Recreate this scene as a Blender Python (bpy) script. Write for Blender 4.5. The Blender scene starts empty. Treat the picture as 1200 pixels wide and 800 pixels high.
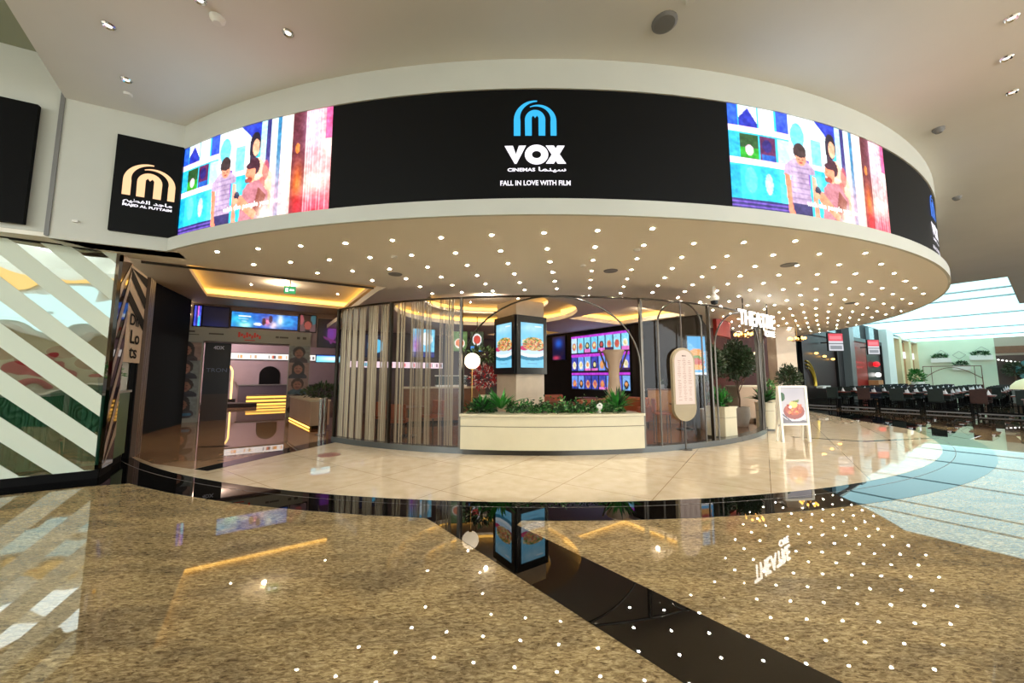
import bpy, bmesh, math, random
import numpy as np
from mathutils import Vector, Matrix
from mathutils.geometry import tessellate_polygon
random.seed(4)
SC = bpy.context.scene
COL = SC.collection

# ---------------------------------------------------------------- camera
cd = bpy.data.cameras.new('camera')
cam = bpy.data.objects.new('camera', cd); COL.objects.link(cam)
cam.location = (0, 0, 1.5)
cam.rotation_euler = (math.radians(90) + math.atan(41 / 430), 0, 0)
cd.sensor_width = 36; cd.lens = 430 / 1200 * 36; cd.clip_end = 300; cd.clip_start = 0.05
SC.camera = cam
# ---------------------------------------------------------------- world and exposure
W = bpy.data.worlds.new('world'); SC.world = W; W.use_nodes = True
bgn = W.node_tree.nodes['Background']
bgn.inputs['Color'].default_value = (0.92, 0.98, 1.0, 1); bgn.inputs['Strength'].default_value = 3.9
SC.view_settings.view_transform = 'Standard'
try: SC.view_settings.look = 'None'
except Exception: pass
SC.view_settings.gamma = 1.0; SC.view_settings.exposure = 0.85
SC.view_settings.use_curve_mapping = False
SC.cycles.use_denoising = True
SC.cycles.max_bounces = 10; SC.cycles.transparent_max_bounces = 24
SC.cycles.sample_clamp_indirect = 6
SC.cycles.caustics_reflective = False; SC.cycles.caustics_refractive = False
DOWN = 1450.0      # downlight lens strength
SKYL = 1.7       # skylight pane strength

# ---------------------------------------------------------------- helpers
def lin(c):
    return tuple(((v / 255) / 12.92 if v / 255 <= .04045 else ((v / 255 + .055) / 1.055) ** 2.4) for v in c)
MATS = {}
def pm(name, rgb=(128, 128, 128), rough=.5, metal=0., em=None, es=0., ior=1.5, noise=None, spec=.5, bump=None, coat=0.):
    """procedural principled material; noise=(scale, amount) varies its colour slightly; bump=(scale,strength)"""
    m = bpy.data.materials.new(name); m.use_nodes = True; MATS[name] = m
    nt = m.node_tree; b = nt.nodes['Principled BSDF']
    c = lin(rgb)
    b.inputs['Base Color'].default_value = (*c, 1)
    b.inputs['Roughness'].default_value = rough; b.inputs['Metallic'].default_value = metal
    b.inputs['IOR'].default_value = ior; b.inputs['Specular IOR Level'].default_value = spec
    b.inputs['Coat Weight'].default_value = coat
    if em is not None:
        b.inputs['Emission Color'].default_value = (*lin(em), 1); b.inputs['Emission Strength'].default_value = es * .72
    tc = nt.nodes.new('ShaderNodeTexCoord')
    if noise:
        n = nt.nodes.new('ShaderNodeTexNoise'); n.inputs['Scale'].default_value = noise[0]; n.inputs['Detail'].default_value = 5
        r = nt.nodes.new('ShaderNodeValToRGB')
        k = noise[1]
        r.color_ramp.elements[0].position = .3; r.color_ramp.elements[1].position = .7
        r.color_ramp.elements[0].color = (*[v * (1 - k) for v in c], 1)
        r.color_ramp.elements[1].color = (*[min(1, v * (1 + k)) for v in c], 1)
        nt.links.new(tc.outputs['Object'], n.inputs['Vector']); nt.links.new(n.outputs['Fac'], r.inputs['Fac'])
        nt.links.new(r.outputs['Color'], b.inputs['Base Color'])
    if bump:
        n2 = nt.nodes.new('ShaderNodeTexNoise'); n2.inputs['Scale'].default_value = bump[0]; n2.inputs['Detail'].default_value = 3
        bp = nt.nodes.new('ShaderNodeBump'); bp.inputs['Strength'].default_value = bump[1]; bp.inputs['Distance'].default_value = .02
        nt.links.new(tc.outputs['Object'], n2.inputs['Vector']); nt.links.new(n2.outputs['Fac'], bp.inputs['Height'])
        nt.links.new(bp.outputs['Normal'], b.inputs['Normal'])
    return m
def glass_mat(name, tint=(1, 1, 1), refl=1.0, ior=1.5, rough=.0):
    m = bpy.data.materials.new(name); m.use_nodes = True; nt = m.node_tree
    for n in list(nt.nodes): nt.nodes.remove(n)
    o = nt.nodes.new('ShaderNodeOutputMaterial'); mx = nt.nodes.new('ShaderNodeMixShader')
    t = nt.nodes.new('ShaderNodeBsdfTransparent'); g = nt.nodes.new('ShaderNodeBsdfGlossy'); f = nt.nodes.new('ShaderNodeFresnel')
    t.inputs['Color'].default_value = (*tint, 1); g.inputs['Roughness'].default_value = rough
    g.inputs['Color'].default_value = (refl, refl, refl, 1); f.inputs['IOR'].default_value = ior
    nt.links.new(f.outputs[0], mx.inputs[0]); nt.links.new(t.outputs[0], mx.inputs[1]); nt.links.new(g.outputs[0], mx.inputs[2])
    nt.links.new(mx.outputs[0], o.inputs[0]); return m
def pic_mat(name, es, matte=False):
    m = bpy.data.materials.new(name); m.use_nodes = True; nt = m.node_tree; b = nt.nodes['Principled BSDF']
    a = nt.nodes.new('ShaderNodeAttribute'); a.attribute_name = 'Col'
    b.inputs['Roughness'].default_value = .45
    if matte:
        nt.links.new(a.outputs['Color'], b.inputs['Base Color'])
    else:
        b.inputs['Base Color'].default_value = (.01, .01, .01, 1)
        nt.links.new(a.outputs['Color'], b.inputs['Emission Color']); b.inputs['Emission Strength'].default_value = es * .7
    return m

class MB:
    def __init__(s): s.bm = bmesh.new()
    def _m(s, geom, mat, mi=0):
        if mat is not None: bmesh.ops.transform(s.bm, matrix=mat, verts=geom)
        if mi:
            for f in {f for v in geom for f in v.link_faces}: f.material_index = mi
    def box(s, x0, x1, y0, y1, z0, z1, mat=None, mi=0):
        r = bmesh.ops.create_cube(s.bm, size=1)
        M = Matrix.Translation(((x0 + x1) / 2, (y0 + y1) / 2, (z0 + z1) / 2)) @ Matrix.Diagonal((abs(x1 - x0), abs(y1 - y0), abs(z1 - z0), 1))
        bmesh.ops.transform(s.bm, matrix=(mat @ M if mat is not None else M), verts=r['verts'])
        if mi:
            for f in {f for v in r['verts'] for f in v.link_faces}: f.material_index = mi
        return s
    def cyl(s, p0, p1, r0, r1=None, n=16, mi=0):
        p0, p1 = Vector(p0), Vector(p1); d = p1 - p0; r1 = r0 if r1 is None else r1
        r = bmesh.ops.create_cone(s.bm, cap_ends=True, cap_tris=False, segments=n, radius1=max(r0, 1e-4), radius2=max(r1, 1e-4), depth=d.length)
        M = Matrix.Translation((p0 + p1) / 2) @ d.to_track_quat('Z', 'Y').to_matrix().to_4x4()
        s._m(r['verts'], M, mi); return s
    def ball(s, c, r, sc=(1, 1, 1), n=12, mi=0, rot=None):
        q = bmesh.ops.create_uvsphere(s.bm, u_segments=n * 2, v_segments=n, radius=r)
        M = Matrix.Translation(c) @ (rot.to_4x4() if rot else Matrix.Identity(4)) @ Matrix.Diagonal((*sc, 1))
        s._m(q['verts'], M, mi); return s
    def tube(s, pts, r, n=8, closed=False, mi=0):
        pts = [Vector(p) for p in pts]; rings = []
        N = len(pts)
        up = Vector((0, 0, 1))
        for i, p in enumerate(pts):
            a = pts[i - 1] if (i > 0 or closed) else p
            b = pts[(i + 1) % N] if (i < N - 1 or closed) else p
            t = (b - a).normalized()
            u = t.cross(up)
            if u.length < .05: u = t.cross(Vector((0.3, 1, 0)))
            u.normalize(); v = u.cross(t)
            if rings:                                                  # keep the frame from flipping
                pu = s._lu
                u = (pu - t * pu.dot(t)).normalized(); v = u.cross(t)
            s._lu = u
            rings.append([s.bm.verts.new(p + (u * math.cos(2 * math.pi * k / n) + v * math.sin(2 * math.pi * k / n)) * r) for k in range(n)])
        M = N if closed else N - 1
        for i in range(M):
            A, B_ = rings[i], rings[(i + 1) % N]
            for k in range(n):
                f = s.bm.faces.new((A[k], A[(k + 1) % n], B_[(k + 1) % n], B_[k])); f.material_index = mi
        if not closed:
            for q in (rings[0], rings[-1]):
                f = s.bm.faces.new(q); f.material_index = mi
        return s
    def lathe(s, prof, c=(0, 0, 0), n=24, mi=0):
        rings = []
        for (r, z) in prof:
            rings.append([s.bm.verts.new((c[0] + r * math.cos(2 * math.pi * k / n), c[1] + r * math.sin(2 * math.pi * k / n), c[2] + z)) for k in range(n)])
        for A, B_ in zip(rings, rings[1:]):
            for k in range(n):
                f = s.bm.faces.new((A[k], A[(k + 1) % n], B_[(k + 1) % n], B_[k])); f.material_index = mi
        for q in (rings[0], rings[-1]):
            if (q[0].co - q[n // 2].co).length > 1e-3:
                f = s.bm.faces.new(q); f.material_index = mi
        return s
    def prism(s, outer, z0, z1, holes=(), mi=0):
        loops = [list(outer)] + [list(h) for h in holes]
        tris = tessellate_polygon([[Vector((x, y, 0)) for x, y in l] for l in loops])
        flat = [p for l in loops for p in l]
        lo = [s.bm.verts.new((x, y, z0)) for x, y in flat]; hi = [s.bm.verts.new((x, y, z1)) for x, y in flat]
        for t in tris:
            for vs in (lo, hi):
                try: s.bm.faces.new([vs[i] for i in t]).material_index = mi
                except ValueError: pass
        k = 0
        for l in loops:
            n = len(l)
            for i in range(n):
                a, b = k + i, k + (i + 1) % n
                s.bm.faces.new((lo[a], lo[b], hi[b], hi[a])).material_index = mi
            k += n
        return s
    def poly(s, pts, mi=0):
        f = s.bm.faces.new([s.bm.verts.new(p) for p in pts]); f.material_index = mi; return s
    def build(s, name, mats, parent=None, smooth=False, bevel=0, fix=True):
        if fix: bmesh.ops.recalc_face_normals(s.bm, faces=s.bm.faces[:])
        me = bpy.data.meshes.new(name); s.bm.to_mesh(me); s.bm.free()
        for m in (mats if isinstance(mats, (list, tuple)) else [mats]): me.materials.append(m)
        o = bpy.data.objects.new(name, me); COL.objects.link(o)
        if smooth:
            me.polygons.foreach_set('use_smooth', [True] * len(me.polygons))
            try: me.set_sharp_from_angle(angle=math.radians(38))
            except Exception: pass
        if bevel:
            md = o.modifiers.new('bevel', 'BEVEL'); md.width = bevel; md.segments = 2; md.limit_method = 'ANGLE'
        if parent is not None: o.parent = parent
        return o
def tag(o, label=None, cat=None, group=None, kind=None):
    if label: o['label'] = label
    if cat: o['category'] = cat
    if group: o['group'] = group
    if kind: o['kind'] = kind
    return o
def thing(name, label, cat, loc=(0, 0, 0), rz=0, group=None):
    o = bpy.data.objects.new(name, None); COL.objects.link(o); o.empty_display_size = .1
    o.location = loc; o.rotation_euler = (0, 0, rz)
    return tag(o, label, cat, group)
def struct(name, mb, mat, **k):
    o = mb.build(name, mat, **k); o['kind'] = 'structure'; return o
def kids(o): return [c for c in bpy.data.objects if c.parent is o]
KID = {}
def dup(root, loc, rz, label=None, group=None):
    if root not in KID: KID[root] = [(c, kids(c)) for c in kids(root)]
    r = root.copy(); COL.objects.link(r); r.location = loc; r.rotation_euler = (0, 0, rz)
    if label: r['label'] = label
    if group: r['group'] = group
    for ch, gs in KID[root]:
        c = ch.copy(); COL.objects.link(c); c.parent = r
        for g in gs:
            d = g.copy(); COL.objects.link(d); d.parent = c
    return r

# mall grid directions
B = Vector((.826, .564, 0)); A = Vector((-.564, .826, 0)); RB = math.atan2(.564, .826); RA = math.atan2(-.826, .564)
def on(P, D, s, z=0, off=0):
    """point s along D from P, off metres towards the hall"""
    n = Vector((-D.y, D.x, 0)); q = Vector((P[0], P[1], 0)) + D * s - n * off; q.z = z; return q
def rz(D): return math.atan2(D.y, D.x)

# ---------------------------------------------------------------- lettering
def text_mesh(body, bold=0.0, extrude=0.0):
    cu = bpy.data.curves.new('t', 'FONT'); cu.body = body; cu.size = 1; cu.offset = bold; cu.extrude = extrude
    cu.align_x = 'CENTER'; cu.resolution_u = 3
    o = bpy.data.objects.new('t', cu); COL.objects.link(o); bpy.context.view_layer.update()
    me = bpy.data.meshes.new_from_object(o.evaluated_get(bpy.context.evaluated_depsgraph_get()))
    bpy.data.objects.remove(o); return me
def lettering(name, body, w, h, mat, parent, place, bold=0.0, extrude=.0):
    """letters fitted to w x h and centred on 0,0; place(u, v, d) turns plane coordinates into a point"""
    me = text_mesh(body, bold, 0)
    co = np.array([v.co[:] for v in me.vertices]) if len(me.vertices) else np.zeros((0, 3))
    if not len(co): return None
    lo, hi = co.min(0), co.max(0)
    for v, c in zip(me.vertices, co):
        v.co = place((c[0] - (lo[0] + hi[0]) / 2) / max(hi[0] - lo[0], 1e-6) * w, (c[1] - (lo[1] + hi[1]) / 2) / max(hi[1] - lo[1], 1e-6) * h, 0)
    me.name = name; me.materials.clear(); me.materials.append(mat)
    o = bpy.data.objects.new(name, me); COL.objects.link(o); o.parent = parent
    if extrude:
        md = o.modifiers.new('solid', 'SOLIDIFY'); md.thickness = extrude; md.offset = 0
    return o
def vert(x, z, y=0.0):
    """placement on a local wall whose face looks to local -y"""
    return lambda u, v, d: Vector((x + u, y, z + v))

# ---------------------------------------------------------------- little raster painter for what screens and posters show
class Img:
    def __init__(s, w, h, c=(0, 0, 0)):
        s.w, s.h = w, h; s.a = np.zeros((h, w, 3)); s.a[:] = c
        s.U, s.V = np.meshgrid((np.arange(w) + .5) / w, (np.arange(h) + .5) / h)
    def put(s, m, c, al=1.0):
        m = np.asarray(m, float) * al; s.a = s.a * (1 - m[..., None]) + np.array(c, float) * m[..., None]; return s
    def rect(s, x0, y0, x1, y1, c, al=1.0): return s.put((s.U >= x0) & (s.U < x1) & (s.V >= y0) & (s.V < y1), c, al)
    def ell(s, cx, cy, rx, ry, c, al=1.0, rot=0):
        u, v = s.U - cx, s.V - cy; k, q = math.cos(rot), math.sin(rot)
        return s.put(((u * k + v * q) / rx) ** 2 + ((-u * q + v * k) / ry) ** 2 < 1, c, al)
    def glow(s, cx, cy, rx, ry, c, al=1.0): return s.put(np.exp(-(((s.U - cx) / rx) ** 2 + ((s.V - cy) / ry) ** 2)), c, al)
    def poly(s, P, c, al=1.0):
        m = np.zeros_like(s.U, bool); n = len(P)
        for i in range(n):
            x0, y0 = P[i]; x1, y1 = P[(i + 1) % n]
            if y0 == y1: continue
            m ^= ((s.V < y0) != (s.V < y1)) & (s.U < (x1 - x0) * (s.V - y0) / (y1 - y0) + x0)
        return s.put(m, c, al)
    def noise(s, k, seed=0, sx=1, sy=1):
        r = np.random.RandomState(seed); g = r.rand(max(2, s.h // sy) + 1, max(2, s.w // sx) + 1, 1)
        yy = np.linspace(0, g.shape[0] - 1.001, s.h); xx = np.linspace(0, g.shape[1] - 1.001, s.w)
        yi, xi = yy.astype(int), xx.astype(int); fy, fx = (yy - yi)[:, None, None], (xx - xi)[None, :, None]
        v = (g[yi][:, xi] * (1 - fy) * (1 - fx) + g[yi + 1][:, xi] * fy * (1 - fx) + g[yi][:, xi + 1] * (1 - fy) * fx + g[yi + 1][:, xi + 1] * fy * fx)
        s.a = np.clip(s.a + (v - .5) * 2 * k, 0, 255); return s
def picture(name, img, place, mat, parent):
    """img shown on a grid; place(u in 0..1, v in 0..1 downwards) gives the point"""
    h, w = img.h, img.w
    me = bpy.data.meshes.new(name)
    vs = [place(i / (w - 1), j / (h - 1)) for j in range(h) for i in range(w)]
    fs = [(j * w + i, (j + 1) * w + i, (j + 1) * w + i + 1, j * w + i + 1) for j in range(h - 1) for i in range(w - 1)]
    me.from_pydata([tuple(v) for v in vs], [], fs)
    a = img.a / 255.; a = np.where(a <= .04045, a / 12.92, ((a + .055) / 1.055) ** 2.4)
    ca = me.color_attributes.new('Col', 'FLOAT_COLOR', 'POINT')
    ca.data.foreach_set('color', np.concatenate([a.reshape(-1, 3), np.ones((h * w, 1))], 1).astype(np.float32).ravel())
    me.materials.append(mat); o = bpy.data.objects.new(name, me); COL.objects.link(o); o.parent = parent
    return o
def flat(x0, x1, z0, z1, y):
    return lambda u, v: (x0 + (x1 - x0) * u, y, z1 + (z0 - z1) * v)

# ---------------------------------------------------------------- materials
paint = pm('white_paint', (200, 200, 190), .6, noise=(1.2, .03))
ceil_m = pm('ceiling_paint', (222, 219, 212), .7, noise=(.8, .03))
soffit_m = pm('soffit_paint', (240, 234, 222), .6)
warm_wall = pm('warm_wall', (176, 150, 124), .6, noise=(2, .06))
dark_wall = pm('dark_wall', (26, 21, 19), .5, noise=(3, .2), spec=.25)
black_m = pm('black_lacquer', (9, 9, 9), .3, spec=.3)
matte_black = pm('matte_black', (10, 9, 9), .7, spec=.12)
led_black = pm('led_panel_black', (9, 9, 9), .6, spec=.15)
steel = pm('brushed_steel', (120, 118, 112), .3, 1., noise=(30, .1))
dark_steel = pm('dark_steel', (70, 68, 64), .3, 1.)
chrome = pm('chrome', (200, 200, 200), .12, 1.)
fr_m = pm('bronze_metal', (84, 78, 70), .3, 1.)
brass = pm('brass', (170, 130, 70), .3, 1.)
cream = pm('cream_lacquer', (196, 186, 156), .4, noise=(4, .03))
groove = pm('groove_shadow_gap', (120, 110, 92), .6)
stone = pm('beige_stone_tile', (188, 170, 146), .35, noise=(3, .08))
glow_warm = pm('warm_cove_light', (0, 0, 0), .5, em=(255, 190, 84), es=3.2)
glow_soft = pm('soft_warm_lamp', (0, 0, 0), .5, em=(255, 226, 176), es=4.0)
globe_m = pm('opal_globe', (255, 240, 220), .3, em=(255, 232, 196), es=2.2)
white_em = pm('white_light', (0, 0, 0), .5, em=(255, 252, 244), es=2.2)
lamp_em = pm('downlight_lens', (0, 0, 0), .5, em=(255, 247, 234), es=DOWN)
lamp_dim = pm('dim_lens', (0, 0, 0), .5, em=(255, 250, 240), es=1.5)
trim_m = pm('downlight_trim', (235, 225, 205), .4)
grey_m = pm('grey_plastic', (120, 118, 116), .5)
white_pl = pm('white_plastic', (225, 222, 214), .4)
leafs = [pm('leaf_dark_green', (38, 66, 34), .5, noise=(6, .3)), pm('leaf_bright_green', (44, 120, 40), .45, noise=(6, .3)), pm('leaf_olive', (52, 62, 36), .5, noise=(5, .3)), pm('leaf_pale_edged', (120, 150, 96), .5, noise=(9, .4))]
bark = pm('bark', (84, 62, 44), .8, noise=(20, .3))
soil = pm('soil', (40, 30, 24), .9)
red_m = pm('red_paint', (150, 36, 22), .5)
leather = pm('rust_leather', (140, 70, 38), .5, noise=(5, .15))
wood = pm('brown_wood', (112, 72, 44), .45, noise=(7, .15))
wood_l = pm('light_wood', (172, 118, 70), .5, noise=(6, .1))
dark_fab = pm('dark_green_fabric', (20, 32, 26), .8, noise=(8, .2))
navy_fab = pm('navy_fabric', (22, 28, 44), .8, noise=(8, .2))
brown_fab = pm('brown_fabric', (58, 34, 26), .8, noise=(8, .2))
mahog = pm('red_brown_table', (120, 48, 34), .3, noise=(5, .15))
napkin = pm('white_cloth', (230, 232, 234), .7)
pic_e = pic_mat('screen_picture', .95); pic_dim = pic_mat('dim_screen_picture', .6); pic_p = pic_mat('printed_picture', 0, True); pic_led = pic_mat('led_picture', 1.5)
clear = glass_mat('clear_glass', (.93, .94, .93), refl=.35)
pale_glass = glass_mat('pale_glass', (.8, .95, .92))

# floors: polished stones
def stone_floor(name, kind):
    m = bpy.data.materials.new(name); m.use_nodes = True; nt = m.node_tree; b = nt.nodes['Principled BSDF']
    tc = nt.nodes.new('ShaderNodeTexCoord'); L = nt.links.new
    b.inputs['Roughness'].default_value = .012; b.inputs['IOR'].default_value = 1.55
    def ramp(fac, stops):
        r = nt.nodes.new('ShaderNodeValToRGB'); e = r.color_ramp.elements
        while len(e) < len(stops): e.new(.5)
        for q, (p, c) in zip(e, stops): q.position = p; q.color = (*lin(c), 1)
        L(fac, r.inputs['Fac']); return r.outputs['Color']
    if kind == 'granite':
        mp = nt.nodes.new('ShaderNodeMapping'); mp.inputs['Rotation'].default_value = (0, 0, math.radians(-32)); mp.inputs['Scale'].default_value = (1, 2.8, 1)
        L(tc.outputs['Object'], mp.inputs['Vector'])
        n1 = nt.nodes.new('ShaderNodeTexNoise'); n1.inputs['Scale'].default_value = 20; n1.inputs['Detail'].default_value = 9; n1.inputs['Roughness'].default_value = .72; n1.inputs['Distortion'].default_value = .8
        L(mp.outputs['Vector'], n1.inputs['Vector'])
        n2 = nt.nodes.new('ShaderNodeTexNoise'); n2.inputs['Scale'].default_value = 1.1; n2.inputs['Detail'].default_value = 4; n2.inputs['Distortion'].default_value = 1.2
        L(mp.outputs['Vector'], n2.inputs['Vector'])
        c1 = ramp(n1.outputs['Fac'], [(.30, (58, 45, 32)), (.42, (134, 116, 88)), (.52, (176, 158, 124)), (.66, (222, 206, 172))])
        c2 = ramp(n2.outputs['Fac'], [(.3, (196, 190, 180)), (.62, (255, 246, 224))])
        mx = nt.nodes.new('ShaderNodeMix'); mx.data_type = 'RGBA'; mx.blend_type = 'MULTIPLY'; mx.inputs['Factor'].default_value = 1
        L(c1, mx.inputs['A']); L(c2, mx.inputs['B']); L(mx.outputs['Result'], b.inputs['Base Color'])
        b.inputs['IOR'].default_value = 1.58
    elif kind == 'beige':
        n1 = nt.nodes.new('ShaderNodeTexNoise'); n1.inputs['Scale'].default_value = 5; n1.inputs['Detail'].default_value = 8
        L(tc.outputs['Object'], n1.inputs['Vector'])
        c1 = ramp(n1.outputs['Fac'], [(.3, (208, 188, 156)), (.7, (222, 204, 176))])
        br = nt.nodes.new('ShaderNodeTexBrick'); br.offset = 0; br.inputs['Scale'].default_value = 1; br.inputs['Mortar Size'].default_value = .004
        br.inputs['Brick Width'].default_value = 1.2; br.inputs['Row Height'].default_value = 1.2; br.inputs['Mortar'].default_value = (*lin((168, 144, 112)), 1)
        br.inputs['Color1'].default_value = (1, 1, 1, 1); br.inputs['Color2'].default_value = (.95, .95, .95, 1)
        mp = nt.nodes.new('ShaderNodeMapping'); mp.inputs['Rotation'].default_value = (0, 0, RB); L(tc.outputs['Object'], mp.inputs['Vector']); L(mp.outputs['Vector'], br.inputs['Vector'])
        mx = nt.nodes.new('ShaderNodeMix'); mx.data_type = 'RGBA'; mx.blend_type = 'MULTIPLY'; mx.inputs['Factor'].default_value = 1
        L(c1, mx.inputs['A']); L(br.outputs['Color'], mx.inputs['B']); L(mx.outputs['Result'], b.inputs['Base Color'])
        b.inputs['IOR'].default_value = 1.5
    elif kind == 'black':
        n1 = nt.nodes.new('ShaderNodeTexNoise'); n1.inputs['Scale'].default_value = 60; n1.inputs['Detail'].default_value = 4
        L(tc.outputs['Object'], n1.inputs['Vector'])
        L(ramp(n1.outputs['Fac'], [(.4, (4, 4, 4)), (.75, (13, 12, 11))]), b.inputs['Base Color'])
        b.inputs['Roughness'].default_value = .012; b.inputs['IOR'].default_value = 1.52
    else:
        n1 = nt.nodes.new('ShaderNodeTexNoise'); n1.inputs['Scale'].default_value = 3; n1.inputs['Detail'].default_value = 8; n1.inputs['Distortion'].default_value = 1
        L(tc.outputs['Object'], n1.inputs['Vector'])
        c = {'brown': [(.3, (70, 54, 40)), (.7, (110, 88, 66))], 'lobby': [(.3, (150, 116, 86)), (.7, (172, 138, 106))], 'cafe': [(.3, (92, 58, 36)), (.7, (128, 86, 54))]}[kind]
        L(ramp(n1.outputs['Fac'], c), b.inputs['Base Color'])
    return m
granite = stone_floor('golden_granite', 'granite'); beige_f = stone_floor('cream_marble', 'beige'); black_f = stone_floor('black_granite', 'black')
brown_f = stone_floor('brown_marble', 'brown'); lobby_f = stone_floor('lobby_marble', 'lobby'); cafe_f = stone_floor('cafe_marble', 'cafe')

def arc(c, r, a0, a1, n):
    """points on a circle; the angle is 0 towards the camera side (-y) and grows to +x"""
    return [(c[0] + r * math.sin(math.radians(a0 + (a1 - a0) * i / n)), c[1] - r * math.cos(math.radians(a0 + (a1 - a0) * i / n))) for i in range(n + 1)]

# ================================================================ SETTING: floor
DC = (.38, 17.5); DR = 13.2                    # the round canopy
CC = (.57, 15.45); CR = 8.23                   # the round cafe front
RC = (.44, 17.3); RI = 12.75; RO = 13.62; ROC = (.5, 17.61)
struct('floor', MB().box(-30, 60, -14, 60, -.2, 0), granite)
struct('floor_black_ring', MB().prism(arc(ROC, RO, -180, 177, 119), -.05, .002), black_f)
struct('floor_cream_disc', MB().prism(arc(RC, RI, -180, 177, 119), -.05, .004), beige_f)
struct('floor_black_stripe', MB().prism([(.12, 4.05), (-1.0, 4.15), (-.81, 3.95), (.84, 1.96), (2.6, -.2), (3.5, -.2), (1.62, 1.96), (.05, 3.88)], -.05, .003), black_f)
# thin joint running round the ring
mb = MB()
for i in range(150):
    a0, a1 = -66 + i, -65 + i
    p = arc(RC, RI + .165, a0, a1, 1); q = arc(RC, RI + .173, a0, a1, 1)
    mb.poly([(p[0][0], p[0][1], .0032), (p[1][0], p[1][1], .0032), (q[1][0], q[1][1], .0032), (q[0][0], q[0][1], .0032)])
struct('trim_1', mb, grey_m)
struct('floor_left_apron', MB().prism([(-5.36, 5.35), (-5.84, 5.19), (-6.5, 4.8), (-9.5, 2.6), (-14, 4), (-14, 12), (-10.2, 12), (-9.8, 9)], -.05, .0025), black_f)
struct('floor_lobby', MB().prism([(-5.2, 6.13), (-4.2, 9.0), (-5.5, 12), (-9, 30), (-26, 30), (-26, 14), (-10.4, 10.8), (-9.6, 9.4), (-8.6, 8.2), (-7.3, 7.2), (-6.2, 6.5)], -.05, .006), lobby_f)
struct('floor_strip_lobby', MB().prism([(-5.16, 6.12), (-4.84, 6.0), (-3.93, 8.9), (-4.3, 9.5)], -.05, .0072), black_f)
struct('floor_strip_right', MB().prism([(10.4, 9.2), (8.13, 8.72), (6.96, 9.35), (6.96, 9.27), (8.13, 8.62), (10.4, 9.12)], -.05, .0052), black_f)
struct('floor_cafe', MB().prism(arc(CC, CR - .1, -180, 177, 79), -.05, .008), cafe_f)
# food court floor with black bands
F0 = Vector((13.6, 18.6, 0))
struct('floor_food_court', MB().prism([(13.0, 11.2), (16.6, 6.8), (60, 20), (60, 60), (2, 60), (6.5, 27.5)], -.05, .0015), brown_f)
struct('floor_band_right', MB().prism([(11.0, 9.0), (11.9, 9.5), (13.6, 16.4), (13.2, 16.9), (12.0, 13.5)], -.05, .0045), black_f)
struct('floor_band_far', MB().prism([(14.2, 13.9), (16.6, 10.4), (16.9, 10.6), (14.5, 14.1)], -.05, .0045), black_f)

# ================================================================ SETTING: ceilings and walls
def rectpts(P, D, l, w):
    n = Vector((-D.y, D.x, 0)); P = Vector((P[0], P[1], 0)); return [tuple((P + D * a + n * b).xy) for a, b in ((0, 0), (l, 0), (l, w), (0, w))]
SK0 = Vector((20.0, 14.5, 0))                                   # near right corner of the skylight
sky_hole = [tuple((SK0).xy), tuple((SK0 + B * 30).xy), tuple((SK0 + B * 30 + A * 6.9).xy), tuple((SK0 + A * 6.9).xy)]
struct('ceiling', MB().prism([(-6.45, 4.94), (.2, -4), (60, -4), (60, 60), (-12, 60), (-12, 12)], 5.5, 5.7, holes=[sky_hole]), ceil_m)
struct('ceiling_raised', MB().prism([(-20, -4), (.2, -4), (-6.45, 5.6), (-20, 5.6)], 6.1, 6.3), pm('green_grey_paint', (150, 156, 136), .7))
struct('wall_raised_step', MB().prism([(-6.45, 4.94), (.2, -4), (.3, -4), (-6.35, 5.0)], 5.7, 6.1), ceil_m)
DBv = Vector((.897, .442, 0)); WBp = Vector((-5.21, 5.55, 0))
# bulkhead above the shop with the two black signs
q = [tuple(on(WBp, DBv, s, 0, o).xy) for s, o in ((0.02, 0), (-1.38, 0), (-1.38, -.35), (0.02, -.35))]
struct('wall_left', MB().prism(q, 3.42, 5.5), paint)
q = [tuple(on(WBp, DBv, s, 0, o).xy) for s, o in ((-1.38, -.03), (-9, -.03), (-9, -.4), (-1.38, -.4))]
struct('wall_left_far', MB().prism(q, 3.5, 6.1), paint)
struct('trim_2', MB().prism([tuple(on(WBp, DBv, s, 0, o).xy) for s, o in ((-1.375, .015), (-1.42, .015), (-1.42, -.1), (-1.375, -.1))], 3.45, 6.1), grey_m)

# round canopy: soffit plate with recesses, lower trim, upper band
cafe_left = arc(CC, 8.2, -110, -24, 30)
soff = arc(DC, DR + .06, -25.6, 130, 90) + [(10, 30), (-17, 30), (-12, 21.28), (-3.0, 8.1), (-2.7, 7.75), (-6.25, 5.75), (-6.45, 4.98)]
ring1 = arc((-.75, 11.05), 2.7, 0, 352.5, 47)[:-1] + [arc((-.75, 11.05), 2.7, 352.5, 352.5, 1)[0]]
tray2 = rectpts((3.35, 9.95), B, 2.55, 2.6)
tray3 = rectpts((.3, 14.7), B, 2.2, 2.6)
struct('ceiling_soffit', MB().prism(soff, 3.42, 3.56, holes=[ring1, tray2, tray3]), soffit_m)
def shell(c, r, a0, a1, z0, z1, n=100, th=.12, rd=0):
    mb = MB(); mb.prism(arc(c, r, a0, a1, n) + arc(c, r - th, a1, a0, n), z0, z1); return mb
struct('trim_3', shell(DC, DR + .1, -25.3, 130, 3.421, 3.62, th=.2), paint, smooth=True)
struct('trim_4', shell(DC, DR + .02, -25.3, 130, 5.1, 5.5, th=.2), paint, smooth=True)
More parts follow.
